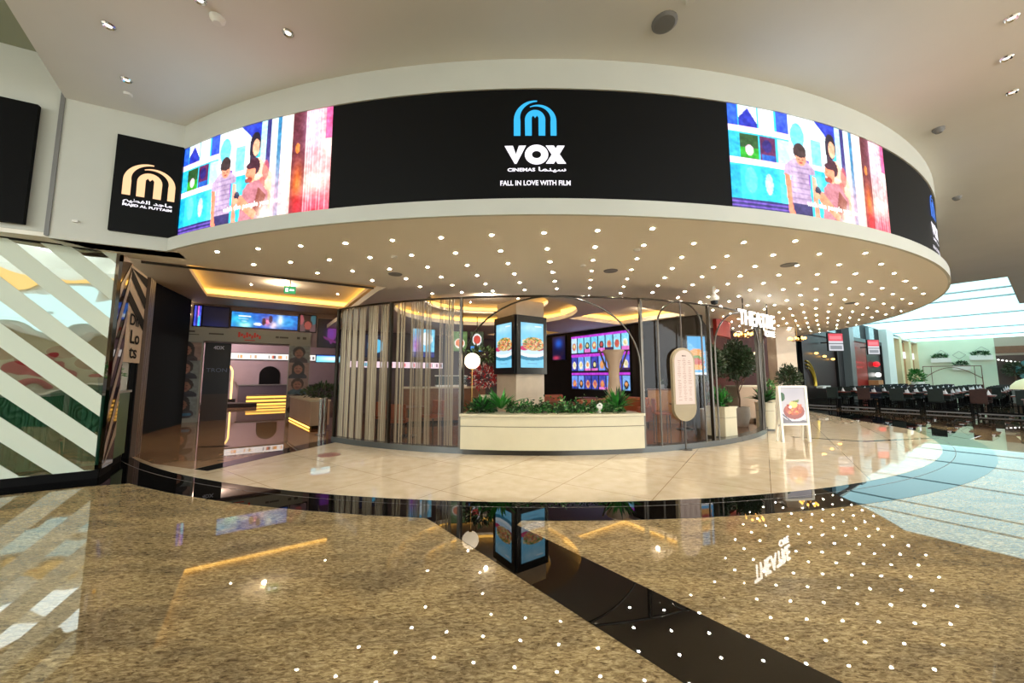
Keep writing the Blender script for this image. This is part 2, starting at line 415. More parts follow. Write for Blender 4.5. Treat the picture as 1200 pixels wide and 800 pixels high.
# raised ceilings inside the recesses with their lit edges
ring1u = arc((-.75, 11.05), 3.0, 0, 352.5, 47)
ring2 = arc((-.75, 11.05), 1.85, 0, 352.5, 47)
struct('ceiling_recess_outer', MB().prism(ring1u, 3.72, 3.8, holes=[ring2]), soffit_m)
struct('ceiling_recess_inner', MB().prism(arc((-.75, 11.05), 2.1, 0, 352.5, 47), 4.0, 4.05), soffit_m)
def cove_ring(c, r, z0, z1, label):
    mb = MB()
    P = arc(c, r, 0, 360, 60); Q = arc(c, r - .03, 0, 360, 60)
    for i in range(60):
        mb.poly([(P[i][0], P[i][1], z0), (P[i + 1][0], P[i + 1][1], z0), (Q[i + 1][0], Q[i + 1][1], z1), (Q[i][0], Q[i][1], z1)])
    tag(mb.build('cove_light', glow_warm), label, 'cove light')
cove_ring((-.75, 11.05), 2.96, 3.6, 3.71, 'amber light strip round the larger circular ceiling recess behind the screen column')
cove_ring((-.75, 11.05), 2.06, 3.86, 3.96, 'amber light strip round the inner circular ceiling recess behind the screen column')
def tray(pts, z0, z1, name, label, grow=.25):
    c = Vector((sum(p[0] for p in pts) / 4, sum(p[1] for p in pts) / 4, 0))
    big = [tuple((c + (Vector((p[0], p[1], 0)) - c) * (1 + grow / (Vector((p[0], p[1], 0)) - c).length * 1.4)).xy) for p in pts]
    struct(name, MB().prism(big, z1, z1 + .06), soffit_m)
    mb = MB()
    for i in range(4):
        a, b = big[i], big[(i + 1) % 4]
        mb.poly([(a[0], a[1], z0), (b[0], b[1], z0), (b[0], b[1], z1), (a[0], a[1], z1)])
    o = mb.build('cove_light', glow_warm); o.scale = (1, 1, 1); tag(o, label, 'cove light')
tray(tray2, 3.57, 3.72, 'ceiling_recess_right', 'amber light strip round the square ceiling recess above the oval menu sign', .18)
tray(tray3, 3.57, 3.72, 'ceiling_recess_back', 'amber light strip round the square ceiling recess before the menu screens', .18)
# lobby ceiling, higher, with its tray
tr = rectpts((-7.3, 8.0), B, 3.95, 4.0)
lob = [(-6.6, 5.2), (-5.9, 5.9), (-2.4, 7.9), (-2.6, 12), (-6, 18.4), (-7.4, 30), (-30, 30), (-30, 14), (-10.5, 8.6)]
struct('ceiling_lobby', MB().prism(lob, 4.0, 4.1, holes=[tr]), pm('lobby_ceiling_paint', (206, 190, 164), .6))
tray(tr, 4.11, 4.28, 'ceiling_lobby_tray', 'amber light strip round the rectangular ceiling tray over the cinema entrance', .22)
struct('trim_5', MB().prism([(-6.2, 5.74), (-2.55, 7.78), (-2.62, 7.9), (-6.28, 5.86)], 3.43, 4.0), soffit_m)
struct('trim_6', MB().prism([(-6.2, 5.98), (-3.0, 7.82), (-3.02, 7.85), (-6.22, 6.01)], 3.39, 3.43), fr_m)
struct('ceiling_left_soffit', MB().prism([(-5.25, 5.53), (-6.45, 4.98), (-13, 1.9), (-16, 9), (-12.5, 13), (-10.6, 8.9), (-6.25, 5.8)], 3.44, 3.5), soffit_m)

# walls of the lobby
W1 = Vector((-10.97, 12.2, 0))
def wallrun(name, P, D, s0, s1, z0, z1, mat, th=.2):
    q = [tuple(on(P, D, s, 0, o).xy) for s, o in ((s0, 0), (s1, 0), (s1, -th), (s0, -th))]
    return struct(name, MB().prism(q, z0, z1), mat)
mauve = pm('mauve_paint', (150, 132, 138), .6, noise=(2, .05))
wallrun('wall_lobby_header', W1, B, -1.0, 6.0, 2.66, 4.0, mauve)
wallrun('wall_lobby_left', W1, B, -3.0, -.05, 0, 4.0, matte_black)
LB = Vector((-21.0, 17.0, 0))
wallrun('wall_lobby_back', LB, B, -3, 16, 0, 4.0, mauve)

# black piers at the shop's side
struct('wall_black_pier', MB().prism([(-9.4, 9.35), (-10.5, 11.85), (-13, 11.85), (-12.5, 9.0)], 0, 4.0), matte_black)
struct('wall_pier_upper', MB().prism([(-9.15, 8.75), (-9.5, 9.3), (-12.3, 8.95), (-11.8, 8.2)], 2.3, 3.44), pm('umber_wall', (70, 54, 44), .6))

# cafe rear walls
WM = Vector((2.6, 16.0, 0)); An = -A
wallrun('wall_menu', WM, An, -7, 3.3, 0, 3.42, dark_wall)
wallrun('wall_cafe_right', WM, An, 3.3, 5.7, 0, 3.42, pm('brown_panelling', (24, 18, 14), .7, noise=(3, .15), spec=.2))
WK = Vector((-4.6, 16.4, 0))
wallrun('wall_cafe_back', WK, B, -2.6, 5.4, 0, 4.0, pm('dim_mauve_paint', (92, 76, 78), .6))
# beige pier beyond the entrance
mb = MB().box(-.36, .36, -.3, .3, 0, 3.42)
o = struct('wall_beige_pier', mb, stone); o.location = (10.75, 14.6, 0); o.rotation_euler = (0, 0, -.1)

# storefronts on the far side of the food court
_before = set(bpy.data.objects)
P2 = Vector((11.6, 14.95, 0))
wallrun('wall_stores', P2, B, 0.0, 24.6, 0, 4.4, pm('black_storefront', (20, 19, 20), .5, noise=(2, .2), spec=.15), th=.3)
P1 = Vector((30.3, 27.3, 0)); D1 = Vector((.62, -.78, 0)).normalized()
pale_wall = pm('pale_green_wall', (214, 226, 200), .6, noise=(1.5, .03))
wallrun('wall_far', P1, D1, -.3, 3.45, 0, 4.1, pale_wall)
wallrun('wall_far_brown', P1, D1, 3.45, 12, 0, 2.9, pm('dark_brown_wall', (66, 46, 36), .6, noise=(2, .2)))
wallrun('wall_far_header', P1, D1, 3.45, 12, 2.9, 4.1, pm('pale_header', (170, 158, 140), .6))
wallrun('trim_7', P1, D1, 3.45, 12, 3.05, 3.5, wood, th=.18)
bpy.data.objects['trim_7'].location = (-.1, -.1, 0)

_walls = set(bpy.data.objects) - _before
# skylight: a sloping glazed roof running down to the far wall, carried by beams parallel to its near edge
def skp(a, b): # a metres along B from the near edge, b metres along A
    p = SK0 + B * a + A * b; p.z = 5.75 - a * .026; return p
pane = pm('skylight_glazing', (200, 230, 235), .4, em=(172, 217, 222), es=SKYL)
W_ = 29.6
cuts = [0, 3.5, 5.9, 12.4, 20.2, 26.0, W_]
for i in range(6):
    a0, a1 = cuts[i], cuts[i + 1]
    mb = MB(); mb.poly([skp(a0, -.3), skp(a1, -.3), skp(a1, 7.2), skp(a0, 7.2)])
    o = mb.build('window_%d' % (i + 1), pane); o['kind'] = 'structure'
beamm = pm('grey_beam', (150, 170, 172), .5)
for i in range(1, 6):
    a = cuts[i]; mb = MB()
    p, q = skp(a, -.3), skp(a, 7.2)
    mb.box(0, (q - p).length, -.03, .03, -.07, 0, Matrix.Translation(p) @ (q - p).to_track_quat('X', 'Z').to_matrix().to_4x4())
    tag(mb.build('roof_beam', beamm), 'thin grey beam crossing the bright skylight over the food court', 'beam', 'beams crossing the skylight')
struct('wall_skylight_side', MB().prism([tuple((SK0 + B * 0).xy), tuple((SK0 + B * 24).xy), tuple((SK0 + B * 24 + A * -.15).xy), tuple((SK0 + A * -.15).xy)], 4.0, 5.8), ceil_m) if False else None
# hall side and rear shells (left of the shop, behind the photographer)
struct('wall_rear_left', MB().box(-20, -19.8, -14, 14, 0, 6.1), paint)

# ================================================================ downlights: a regular grid in the soffit
def fitgrid():
    rows = {0: [(-4.48, 5.52), (-3.81, 5.41), (-3.12, 5.3), (-2.43, 5.19), (-1.72, 5.06), (-1.02, 4.93), (-.3, 4.81), (.41, 4.75), (1.11, 4.65), (1.82, 4.58)]}
    return rows
GRID = [
 (-4.48, 5.52, 0, 0), (-1.72, 5.06, 4, 0), (.41, 4.75, 7, 0), (1.82, 4.58, 9, 0),
 (-3.73, 6.03, 1, 1), (-.91, 5.54, 5, 1), (1.93, 5.19, 9, 1), (4.02, 5.07, 12, 1),
 (-2.92, 6.54, 2, 2), (.63, 6.01, 7, 2), (2.05, 5.81, 9, 2), (2.74, 5.76, 10, 2), (5.53, 5.59, 14, 2),
 (-2.12, 7.03, 3, 3), (.73, 6.62, 7, 3), (2.18, 6.48, 9, 3), (2.88, 6.4, 10, 3), (6.34, 6.15, 15, 3),
 (3.68, 6.95, 11, 4), (7.13, 6.7, 16, 4), (3.79, 7.54, 11, 5), (7.92, 7.24, 17, 5),
 (3.92, 8.17, 11, 6), (8.71, 7.79, 18, 6), (4.05, 8.81, 11, 7), (9.57, 8.39, 19, 7)]
def design(i, j): return [1, i, j, i * i, i * j, j * j]
AA = np.array([design(i, j) for _, _, i, j in GRID], float)
cx = np.linalg.lstsq(AA, np.array([g[0] for g in GRID]), rcond=None)[0]
cy = np.linalg.lstsq(AA, np.array([g[1] for g in GRID]), rcond=None)[0]
# beyond the eighth row the grid goes on straight
def gp(i, j):
    jj = min(j, 7)
    d = np.array(design(i, jj)); p = np.array([cx @ d, cy @ d])
    if j > 7:
        e = np.array(design(i, 6)); p = p + (j - 7) * (p - np.array([cx @ e, cy @ e]))
    return p
holes_in = [((-.75, 11.05), 3.1)]
def lens_ok(x, y):
    if math.hypot(x - DC[0], y - DC[1]) > DR - .12: return False
    if math.hypot(x - CC[0], y - CC[1]) < CR - 1.05: return False
    if (x + 6.25) * (7.78 - 5.74) / 3.65 + 5.74 < y + .25 and x < -2.2: return False
    if x < -2.4 and y > 7.2: return False
    return y < 21
dl = None; n = 0
for j in range(-1, 26):
    for i in range(-2, 34):
        x, y = gp(i, j)
        if not lens_ok(x, y): continue
        if j == -1 and i < 11: continue
        if dl is None:
            mb = MB(); mb.lathe([(.019, -.004), (.04, -.012), (.048, -.003), (.048, .0)], n=20)
            mb.lathe([(.001, -.007), (.0195, -.007)], n=16, mi=1)
            dl = mb.build('downlight', [trim_m, lamp_em]); o = dl
        else:
            o = dl.copy(); COL.objects.link(o)
        o.location = (x, y, 3.42)
        tag(o, 'small round lit downlight set in the pale soffit under the round canopy', 'downlight', 'downlights in the canopy soffit')
        n += 1
print('downlights', n)

# inside downlights, ceiling fittings
def disc_fit(name, label, cat, x, y, z, r, mat, prof=None, group=None):
    mb = MB(); mb.lathe(prof or [(.001, -.03), (r * .8, -.03), (r, -.012), (r, 0)], n=20)
    o = mb.build(name, mat); o.location = (x, y, z); return tag(o, label, cat, group)
disc_fit('ceiling_speaker', 'large round grey ceiling speaker in the hall ceiling above the canopy', 'speaker', 1.73, 3.8, 5.5, .14, grey_m)
disc_fit('smoke_detector', 'small white detector on the hall ceiling next to the round grey speaker', 'smoke detector', 1.9, 3.55, 5.5, .05, white_pl)
for k, (x, y, lab) in enumerate([(-4.62, 3.84, 'recessed chrome spotlight in the hall ceiling nearest the raised left ceiling'), (-3.33, 3.55, 'recessed chrome spotlight beside the cream detector in the hall ceiling'), (-2.62, 3.93, 'recessed chrome spotlight in the hall ceiling above the left end of the black screen'), (-5.22, 4.61, 'recessed chrome spotlight in the hall ceiling near the left wall and canopy corner'),
        (6.24, 4.27, 'pair-lensed spotlight in the hall ceiling above the right part of the canopy'), (7.07, 4.83, 'small spotlight in the hall ceiling lower than the pair at the right edge'), (5.6, 3.75, 'spotlight in the hall ceiling at the very top right corner')]):
    mb = MB(); mb.lathe([(.03, -.004), (.05, -.02), (.062, -.004), (.062, 0)], n=16); mb.lathe([(.001, -.006), (.032, -.006)], n=12, mi=1)
    o = mb.build('spotlight', [chrome, lamp_dim]); o.location = (x, y, 5.5); tag(o, lab, 'spotlight')
disc_fit('detector', 'cream round detector on the left part of the hall ceiling', 'detector', -3.3, 3.75, 5.5, .075, white_pl, [(.001, -.07), (.04, -.07), (.07, -.03), (.075, 0)])
disc_fit('smoke_detector', 'small white detector near the wall left of the canopy corner', 'smoke detector', -5.46, 4.86, 5.5, .05, white_pl)
disc_fit('detector', 'grey cone detector on the hall ceiling right of the right picture', 'detector', 6.92, 5.6, 5.5, .07, grey_m, [(.001, -.07), (.04, -.07), (.07, -.03), (.075, 0)])
disc_fit('detector', 'grey cone detector on the hall ceiling right of the blue arch emblem', 'detector', 9.97, 7.88, 5.5, .07, grey_m, [(.001, -.07), (.04, -.07), (.07, -.03), (.075, 0)])
for x, y, l in ((-2.2, 6.76, 'flat grey speaker in the soffit left of the column'), (1.8, 6.54, 'flat grey speaker in the soffit right of the column'), (4.78, 6.18, 'flat grey speaker in the soffit above the oval sign'), (8.9, 9.5, 'flat grey speaker in the soffit near the right rim')):
    disc_fit('ceiling_speaker', l, 'speaker', x, y, 3.42, .13, grey_m, [(.001, -.012), (.12, -.012), (.13, 0)])
for x, y, l in ((-1.9, 5.75, 'small round detector in the soffit between the left downlights'), (1.23, 6.2, 'small cream detector in the soffit in front of the column'), (1.9, 5.42, 'tiny round detector in the soffit under the first emblem')):
    disc_fit('detector', l, 'detector', x, y, 3.42, .05, white_pl)
for x, y in ((-2.4, 11.0), (-.75, 9.9), (.2, 11.6), (-1.4, 12.2), (-.9, 10.9)):
    o = dl.copy(); COL.objects.link(o); z = 4.0 if math.hypot(x + .75, y - 11.05) < 1.85 else 3.72
    o.location = (x, y, z); tag(o, 'downlight inside the circular ceiling recess of the cafe', 'downlight', 'downlights in the circular recess')
for x, y in ((-7.9, 10.9), (-5.9, 12.2)):
    o = dl.copy(); COL.objects.link(o); o.location = (x, y, 4.28); tag(o, 'downlight inside the rectangular tray over the cinema entrance', 'downlight', 'downlights in the entrance tray')

# ================================================================ LED DISPLAY round the canopy
def onc(ang, z, r=DR, c=DC): return Vector((c[0] + r * math.sin(math.radians(ang)), c[1] - r * math.cos(math.radians(ang)), z))
led = thing('led_display', 'long curved black screen wrapping the round canopy with pictures and arch emblems', 'screen', onc(0, 3.62))
LO = led.location.copy()
sh = shell(DC, DR, -25.1, 120, 3.62, 5.1, n=120, th=.1)
bmesh.ops.translate(sh.bm, verts=sh.bm.verts, vec=-LO)
sh.build('screen_panel', led_black, led, smooth=True)
def cyl_place(a0, zc, r=DR + .012):
    return lambda u, v, d: onc(a0 + math.degrees(u / DR), zc + v, r) - LO
def family(w, h):
    I = Img(w, h, (70, 210, 235))
    # left: wall of bright tiles
    for k, (x0, x1) in enumerate(((0, .05), (.055, .145), (.155, .235), (.245, .31))):
        for r, (y0, y1) in enumerate(((-.02, .2), (.27, .5), (.57, .88))):
            c = [[(60, 120, 220), (240, 255, 255), (250, 255, 255), (70, 110, 230)], [(60, 190, 230), (60, 110, 60), (120, 40, 110), (200, 250, 255)], [(40, 190, 230), (70, 220, 235), (60, 205, 230), (110, 235, 245)]][r][k]
            I.rect(x0, y0, x1, y1, c)
    I.rect(0, .2, .34, .26, (255, 225, 255)).rect(0, .5, .34, .56, (250, 220, 255))
    I.poly([(.055, .12), (.1, .02), (.145, .16), (.145, .2), (.055, .2)], (50, 70, 190)).rect(.055, .4, .145, .5, (60, 180, 60)).ell(.1, .42, .02, .05, (240, 200, 220)).ell(.19, .36, .025, .06, (60, 40, 140)).rect(.16, .44, .23, .5, (40, 120, 200))
    I.ell(.1, .7, .03, .12, (120, 240, 250)).ell(.19, .72, .02, .1, (200, 250, 255))
    I.poly([(.31, -.02), (.56, -.02), (.56, .5), (.31, .5)], (240, 252, 255)).poly([(.44, -.05), (.62, -.05), (.62, .3), (.5, .06)], (40, 70, 200), .9)
    I.ell(.36, .2, .04, .13, (130, 220, 245)).rect(.36, .42, .42, .7, (150, 80, 190)).ell(.39, .5, .02, .08, (220, 120, 190)).rect(.44, .2, .5, .45, (150, 235, 245))
    I.rect(0, .88, .3, 1.05, (70, 60, 140))
    for k in range(3): I.rect(0, .9 + k * .035, .3, .912 + k * .035, (140, 110, 200))
    # columns to the right
    for x0, x1, c in ((.6, .635, (200, 240, 255)), (.635, .66, (60, 60, 140)), (.66, .70, (225, 250, 255)), (.70, .725, (60, 150, 190)), (.725, .79, (255, 240, 230)), (.79, .86, (120, 50, 70)), (.86, 1.01, (252, 176, 178))): I.rect(x0, -.05, x1, 1.05, c)
    I.glow(.69, .8, .08, .4, (250, 190, 200), .8)
    I.glow(.825, .7, .03, .2, (255, 150, 60), .9).ell(.82, .35, .012, .05, (230, 150, 80)).glow(.83, .9, .03, .1, (220, 40, 60), .9)
    I.glow(.9, .15, .05, .25, (235, 225, 250), .8).glow(.98, .35, .03, .12, (255, 255, 240), .9).glow(.92, .72, .07, .12, (255, 240, 225), .9).glow(.93, .95, .1, .15, (214, 70, 100), .8)
    for k in range(9): I.rect(.862 + k * .014, -.05, .865 + k * .014, 1.05, (255, 250, 250), .5)
    I.rect(.965, -.05, 1.01, .3, (200, 80, 160), .6)
    # woman behind
    I.ell(.565, .22, .035, .13, (50, 30, 70)).poly([(.53, .25), (.54, .5), (.56, .35)], (60, 30, 70)).ell(.572, .25, .022, .085, (255, 196, 168))
    I.poly([(.55, .36), (.6, .36), (.68, .55), (.68, 1.05), (.54, 1.05)], (255, 214, 190)).noise(14, 3, 3, 3)
    I.ell(.64, .5, .02, .1, (240, 110, 110), .6).ell(.62, .62, .02, .06, (230, 90, 100), .5).ell(.66, .8, .02, .1, (255, 170, 150), .8)
    # boy
    I.poly([(.28, .5), (.33, .42), (.4, .42), (.45, .5), (.45, .56), (.41, .56), (.42, .86), (.3, .86), (.31, .6), (.27, .6)], (196, 176, 200))
    for k in range(7): I.rect(.31, .5 + k * .05, .415, .515 + k * .05, (150, 130, 170), .5)
    I.rect(.305, .86, .42, 1.05, (80, 70, 130)).poly([(.275, .58), (.305, .6), (.31, .9), (.335, 1.03), (.29, 1.05)], (255, 160, 130)).poly([(.43, .56), (.455, .58), (.46, .9), (.47, 1.05), (.435, 1.05)], (255, 176, 150))
    I.ell(.368, .35, .037, .085, (84, 60, 66)).ell(.372, .41, .031, .075, (244, 176, 150)).ell(.372, .37, .034, .035, (84, 60, 66)).rect(.355, .42, .366, .43, (110, 60, 60)).rect(.378, .42, .389, .43, (110, 60, 60)).ell(.37, .455, .01, .008, (190, 90, 90))
    # man
    I.poly([(.5, .66), (.53, .6), (.6, .58), (.66, .72), (.67, 1.05), (.48, 1.05)], (206, 150, 160)).poly([(.6, .65), (.65, .75), (.62, .95), (.57, .9)], (150, 90, 70), .7)
    I.ell(.565, .44, .038, .09, (100, 46, 76)).ell(.545, .5, .032, .095, (250, 166, 136)).ell(.552, .425, .036, .035, (100, 46, 76)).ell(.535, .565, .024, .03, (170, 80, 76), .8).rect(.522, .485, .53, .495, (110, 50, 50)).ell(.522, .54, .008, .008, (250, 230, 220))
    I.poly([(.46, .72), (.49, .7), (.6, .9), (.58, .97), (.47, .8)], (255, 170, 140)).ell(.462, .7, .018, .045, (60, 60, 90)).ell(.455, .75, .02, .03, (255, 190, 160)).glow(.47, .62, .03, .08, (255, 255, 255), .5)
    I.glow(.64, .95, .04, .12, (255, 255, 240), .9).glow(.33, .6, .02, .2, (255, 240, 255), .35)
    I.a = 255 * (np.clip(I.a, 0, 255) / 255) ** 1.45
    I.noise(16, 21, 7, 5).noise(16, 22, 2, 2)
    return I
fam = family(260, 140)
for a0, a1 in ((-25.05, -12.1), (10.7, 24.45)):
    picture('picture', fam, lambda u, v, a0=a0, a1=a1: onc(a0 + (a1 - a0) * u, 5.097 + (3.623 - 5.097) * v, DR + .006) - LO, pic_led, led)
    am = a0 + (a1 - a0) * .56
    lettering('caption', 'with the people you love', 1.1, .1, white_em, led, cyl_place(am, 3.62 + (.22 if a0 > 0 else .26), DR + .012), bold=.02)
blue_em = pm('arch_emblem_blue', (0, 0, 0), .5, em=(50, 180, 240), es=.95)
deep_em = pm('arch_emblem_deep_blue', (0, 0, 0), .5, em=(40, 120, 240), es=1.1)
text_em = pm('screen_text_white', (0, 0, 0), .5, em=(250, 244, 255), es=1.25)
gold_em = pm('arch_emblem_peach', (0, 0, 0), .5, em=(255, 200, 150), es=1.05)
def emblem(parent, place, s, mat):
    """double arch with a notched crown; unit design about 1 wide and .82 tall, bottom at -.41"""
    mb = MB()
    def band(c, ro, ri, a0, a1, x_leg_o=None, x_leg_i=None, taper=0, n=22):
        pts_o, pts_i = [], []
        for i in range(n + 1):
            t = i / n; a = math.radians(a0 + (a1 - a0) * t); k = 1 - taper * (1 - t) if taper else 1
            rr = ro - (ro - ri) * k
            pts_o.append((c[0] + ro * math.cos(a), c[1] + ro * math.sin(a))); pts_i.append((c[0] + rr * math.cos(a), c[1] + rr * math.sin(a)))
        for i in range(n):
            q = [pts_o[i], pts_o[i + 1], pts_i[i + 1], pts_i[i]]
            mb.poly([place(x * s, z * s, 0) for x, z in q])
        o, ii = pts_o[-1], pts_i[-1]
        mb.poly([place(x * s, z * s, 0) for x, z in (o, (o[0], -.41), (ii[0], -.41), ii)])
    band((.0, -.03), .5, .345, 84, 180, taper=.8)                   # outer left arch
    band((.075, -.06), .425, .285, 118, 0, taper=.85)               # outer right arch
    # inner notched arch
    n = 20; c = (.0, -.02); o = []
    for i in range(n + 1):
        a = math.radians(180 - 180 * i / n); o.append((c[0] + .24 * math.cos(a), c[1] + .255 * math.sin(a)))
    inn = [(-.08, -.41), (-.08, .04), (-.045, .09), (0, .03), (.045, .09), (.08, .04), (.08, -.41)]
    L = [(-.235, -.41)] + o + [(.235, -.41)] + inn[::-1]
    tris = tessellate_polygon([[Vector((x, z, 0)) for x, z in L]])
    vs = [mb.bm.verts.new(place(x * s, z * s, 0)) for x, z in L]
    for t in tris:
        try: mb.bm.faces.new([vs[k] for k in t])
        except ValueError: pass
    return mb.build('arch_emblem', mat, parent, fix=False)
def vox(parent, place, w, h, mat):
    mb = MB()
    def pg(P):
        tris = tessellate_polygon([[Vector((x, z, 0)) for x, z in P]]); vs = [mb.bm.verts.new(place(x * w, z * h, 0)) for x, z in P]
        for t in tris:
            try: mb.bm.faces.new([vs[k] for k in t])
            except ValueError: pass
    pg([(-.5, .5), (-.365, .5), (-.315, .02), (-.265, .5), (-.15, .5), (-.305, -.5), (-.335, -.5)])
    N = 32
    for i in range(N):
        a, b = 2 * math.pi * i / N, 2 * math.pi * (i + 1) / N
        q = [(.02 + .19 * math.cos(a), .55 * math.sin(a)), (.02 + .19 * math.cos(b), .55 * math.sin(b)), (.02 + .075 * math.cos(b), .2 * math.sin(b)), (.02 + .075 * math.cos(a), .2 * math.sin(a))]
        mb.poly([place(x * w, z * h, 0) for x, z in q])
    pg([(.17, .5), (.3, .5), (.5, -.5), (.36, -.5)]); pg([(.36, .5), (.48, .5), (.3, -.5), (.17, -.5)])
    return mb.build('lettering', mat, parent, fix=False)
AR1 = '\uFE8E\uFEE4\uFEE8\uFEF4\uFEB3'
AR2 = '\uFEE2\uFEF4\uFEC4\uFED4\uFEDF\uFE8D \uFEAA\uFE9F\uFE8E\uFEE3'
for a, em_ in ((-.4, blue_em), (35.3, deep_em)):
    emblem(led, cyl_place(a, 4.69), .53, em_)
    vox(led, cyl_place(a, 4.225), .76, .235, text_em)
    lettering('lettering', 'CINEMAS', .34, .045, text_em, led, cyl_place(a - .75, 4.03), bold=.03)
    lettering('arabic_lettering', AR1, .34, .07, text_em, led, cyl_place(a + .9, 4.03), bold=.02)
    lettering('lettering', 'FALL IN LOVE WITH FILM', .86, .065, text_em, led, cyl_place(a, 3.86), bold=.02)
# sign on the left wall
sg = thing('wall_sign', 'black screen sign with peach arch emblem on the left wall beside the canopy', 'sign', on(WBp, DBv, 0, 3.63, .0), rz(DBv))
MB().box(-.78, -.012, -.05, 0, 0, 1.48).build('screen_panel', led_black, sg)
emblem(sg, vert(-.37, .81, -.055), .60, gold_em)
lettering('arabic_lettering', AR2, .56, .085, text_em, sg, vert(-.37, .475, -.055), bold=.02)
lettering('lettering', 'MAJID AL FUTTAIM', .56, .05, text_em, sg, vert(-.37, .41, -.055), bold=.03)
o = MB().box(0, 2.2, -.06, 0, 0, 1.72); o = o.build('dark_screen', matte_black); o.location = on(WBp, DBv, -3.8, 3.56, .0); o.rotation_euler = (0, 0, rz(DBv))
tag(o, 'plain black screen panel on the wall at the left edge of the photo', 'screen')
b_ = MB().box(-.03, .03, -.05, 0, 0, .03).build('emergency_light', white_pl); b_.location = on(WBp, DBv, -1.12, 3.68); b_.rotation_euler = (0, 0, rz(DBv)); tag(b_, 'tiny white box fitting on the wall below left of the peach emblem sign', 'wall fitting')

# ================================================================ LEFT SHOP
mirror = bpy.data.materials.new('mirror_glass'); mirror.use_nodes = True
nt = mirror.node_tree; b = nt.nodes['Principled BSDF']; b.inputs['Base Color'].default_value = (.75, .82, .76, 1); b.inputs['Metallic'].default_value = 1; b.inputs['Roughness'].default_value = .02
nz = nt.nodes.new('ShaderNodeTexNoise'); nz.inputs['Scale'].default_value = 1.6; nz.inputs['Detail'].default_value = 1
bp = nt.nodes.new('ShaderNodeBump'); bp.inputs['Strength'].default_value = .35; bp.inputs['Distance'].default_value = .05
tcn = nt.nodes.new('ShaderNodeTexCoord'); nt.links.new(tcn.outputs['Object'], nz.inputs['Vector']); nt.links.new(nz.outputs['Fac'], bp.inputs['Height']); nt.links.new(bp.outputs['Normal'], b.inputs['Normal'])
frost = pm('frosted_stripe', (206, 214, 196), .45)
S0 = Vector((-6.2, 5.6, 0))
_o = nt.nodes['Material Output']; _mx = nt.nodes.new('ShaderNodeMixShader'); _tr = nt.nodes.new('ShaderNodeBsdfTransparent'); _mx.inputs[0].default_value = .62
nt.links.new(_tr.outputs[0], _mx.inputs[1]); nt.links.new(b.outputs[0], _mx.inputs[2]); nt.links.new(_mx.outputs[0], _o.inputs['Surface'])
sw = thing('shop_window', 'mirrored shop window with slanting frosted stripes at the left', 'shop window', S0, RB)
MB().poly([(-4.2, 0, .12), (0, 0, .12), (0, 0, 3.45), (-4.2, 0, 3.45)]).build('mirror_pane', mirror, sw)
green = pm('kiosk_green', (40, 112, 80), .5)
for x0, x1, l in ((-4.0, -.62, 'dark green ribbed counter inside the shop behind the striped window'), (-.3, -.06, 'narrow green ribbed counter end inside the shop near the window corner')):
    t = thing('ribbed_counter', l, 'counter', S0 + A * .35, RB)
    dp = .5 if x1 < -.5 else .17
    MB().box(x0, x1, .08, dp, .12, 1.2).build('body', green, t); mb = MB(); x = x0 + .03
    while x < x1: mb.cyl((x, .08, .14), (x, .08, 1.18), .028, n=8); x += .065
    mb.build('ribs', green, t, smooth=True); MB().box(x0, x1, .1, dp, 0, .12).build('plinth', matte_black, t); MB().box(x0, x1, .02, dp + .02, 1.2, 1.24).build('countertop', white_pl, t)
t = thing('metal_chair', 'teal metal chair with a red seat inside the striped shop window', 'chair', S0 + A * 1.25 + B * -.95, RB + .6)
teal = pm('teal_metal', (20, 120, 96), .4); MB().box(-.2, .2, -.2, .2, .43, .47).build('seat', red_m, t, bevel=.01)
MB().tube([(-.2, .2, .45), (-.2, .24, .85), (0, .25, .92), (.2, .24, .85), (.2, .2, .45)], .015).build('backrest', teal, t)
for q in (-1, 1):
    for q2 in (-1, 1): MB().cyl((q * .22, q2 * .22, 0), (q * .18, q2 * .18, .43), .015).build('leg', teal, t)
mb = MB().box(-4.2, -.1, 1.7, 1.8, 0, 3.42); o = struct('wall_shop_back', mb, pm('shop_cream', (214, 204, 184), .6)); o.location = S0; o.rotation_euler = (0, 0, RB)
t = thing('wall_mural', 'cream wall panel with red painted shapes inside the shop', 'mural', S0 + A * 1.66, RB)
MB().box(-3.6, -.4, -.02, 0, 1.3, 2.5).build('panel', cream, t)
_rs = random.Random(6)
for k in range(9): MB().ball((-3.3 + k * .34, -.025, 1.55 + .5 * _rs.random()), .14, (1.4, .08, .8), n=8).build('red_shape', red_m, t, smooth=True)
def clip_stripe(z_at, h):  # stripe falls 1 m per metre towards x = 0
    def lerp(x): return z_at - (x + 1.0) * .99
    P = []
    xs = np.linspace(-4.2, 0, 43)
    up = [(x, min(3.45, max(.12, lerp(x)))) for x in xs]; lo = [(x, min(3.45, max(.12, lerp(x) - h))) for x in xs]
    return up, lo
for k in range(-1, 10):
    up, lo = clip_stripe(.43 + .59 * k, .31)
    mb = MB(); any_ = False
    for i in range(42):
        if up[i][1] - lo[i][1] < .004 and up[i + 1][1] - lo[i + 1][1] < .004: continue
        any_ = True
        mb.poly([(up[i][0], -.008, up[i][1]), (up[i + 1][0], -.008, up[i + 1][1]), (lo[i + 1][0], -.008, lo[i + 1][1]), (lo[i][0], -.008, lo[i][1])])
    if any_: mb.build('stripe', frost, sw)
    else: mb.bm.free()
MB().box(-4.3, .05, -.03, .08, 0, .12).build('plinth', matte_black, sw)
MB().box(-4.3, .05, -.05, .08, 3.43, 3.52).build('top_rail', matte_black, sw)
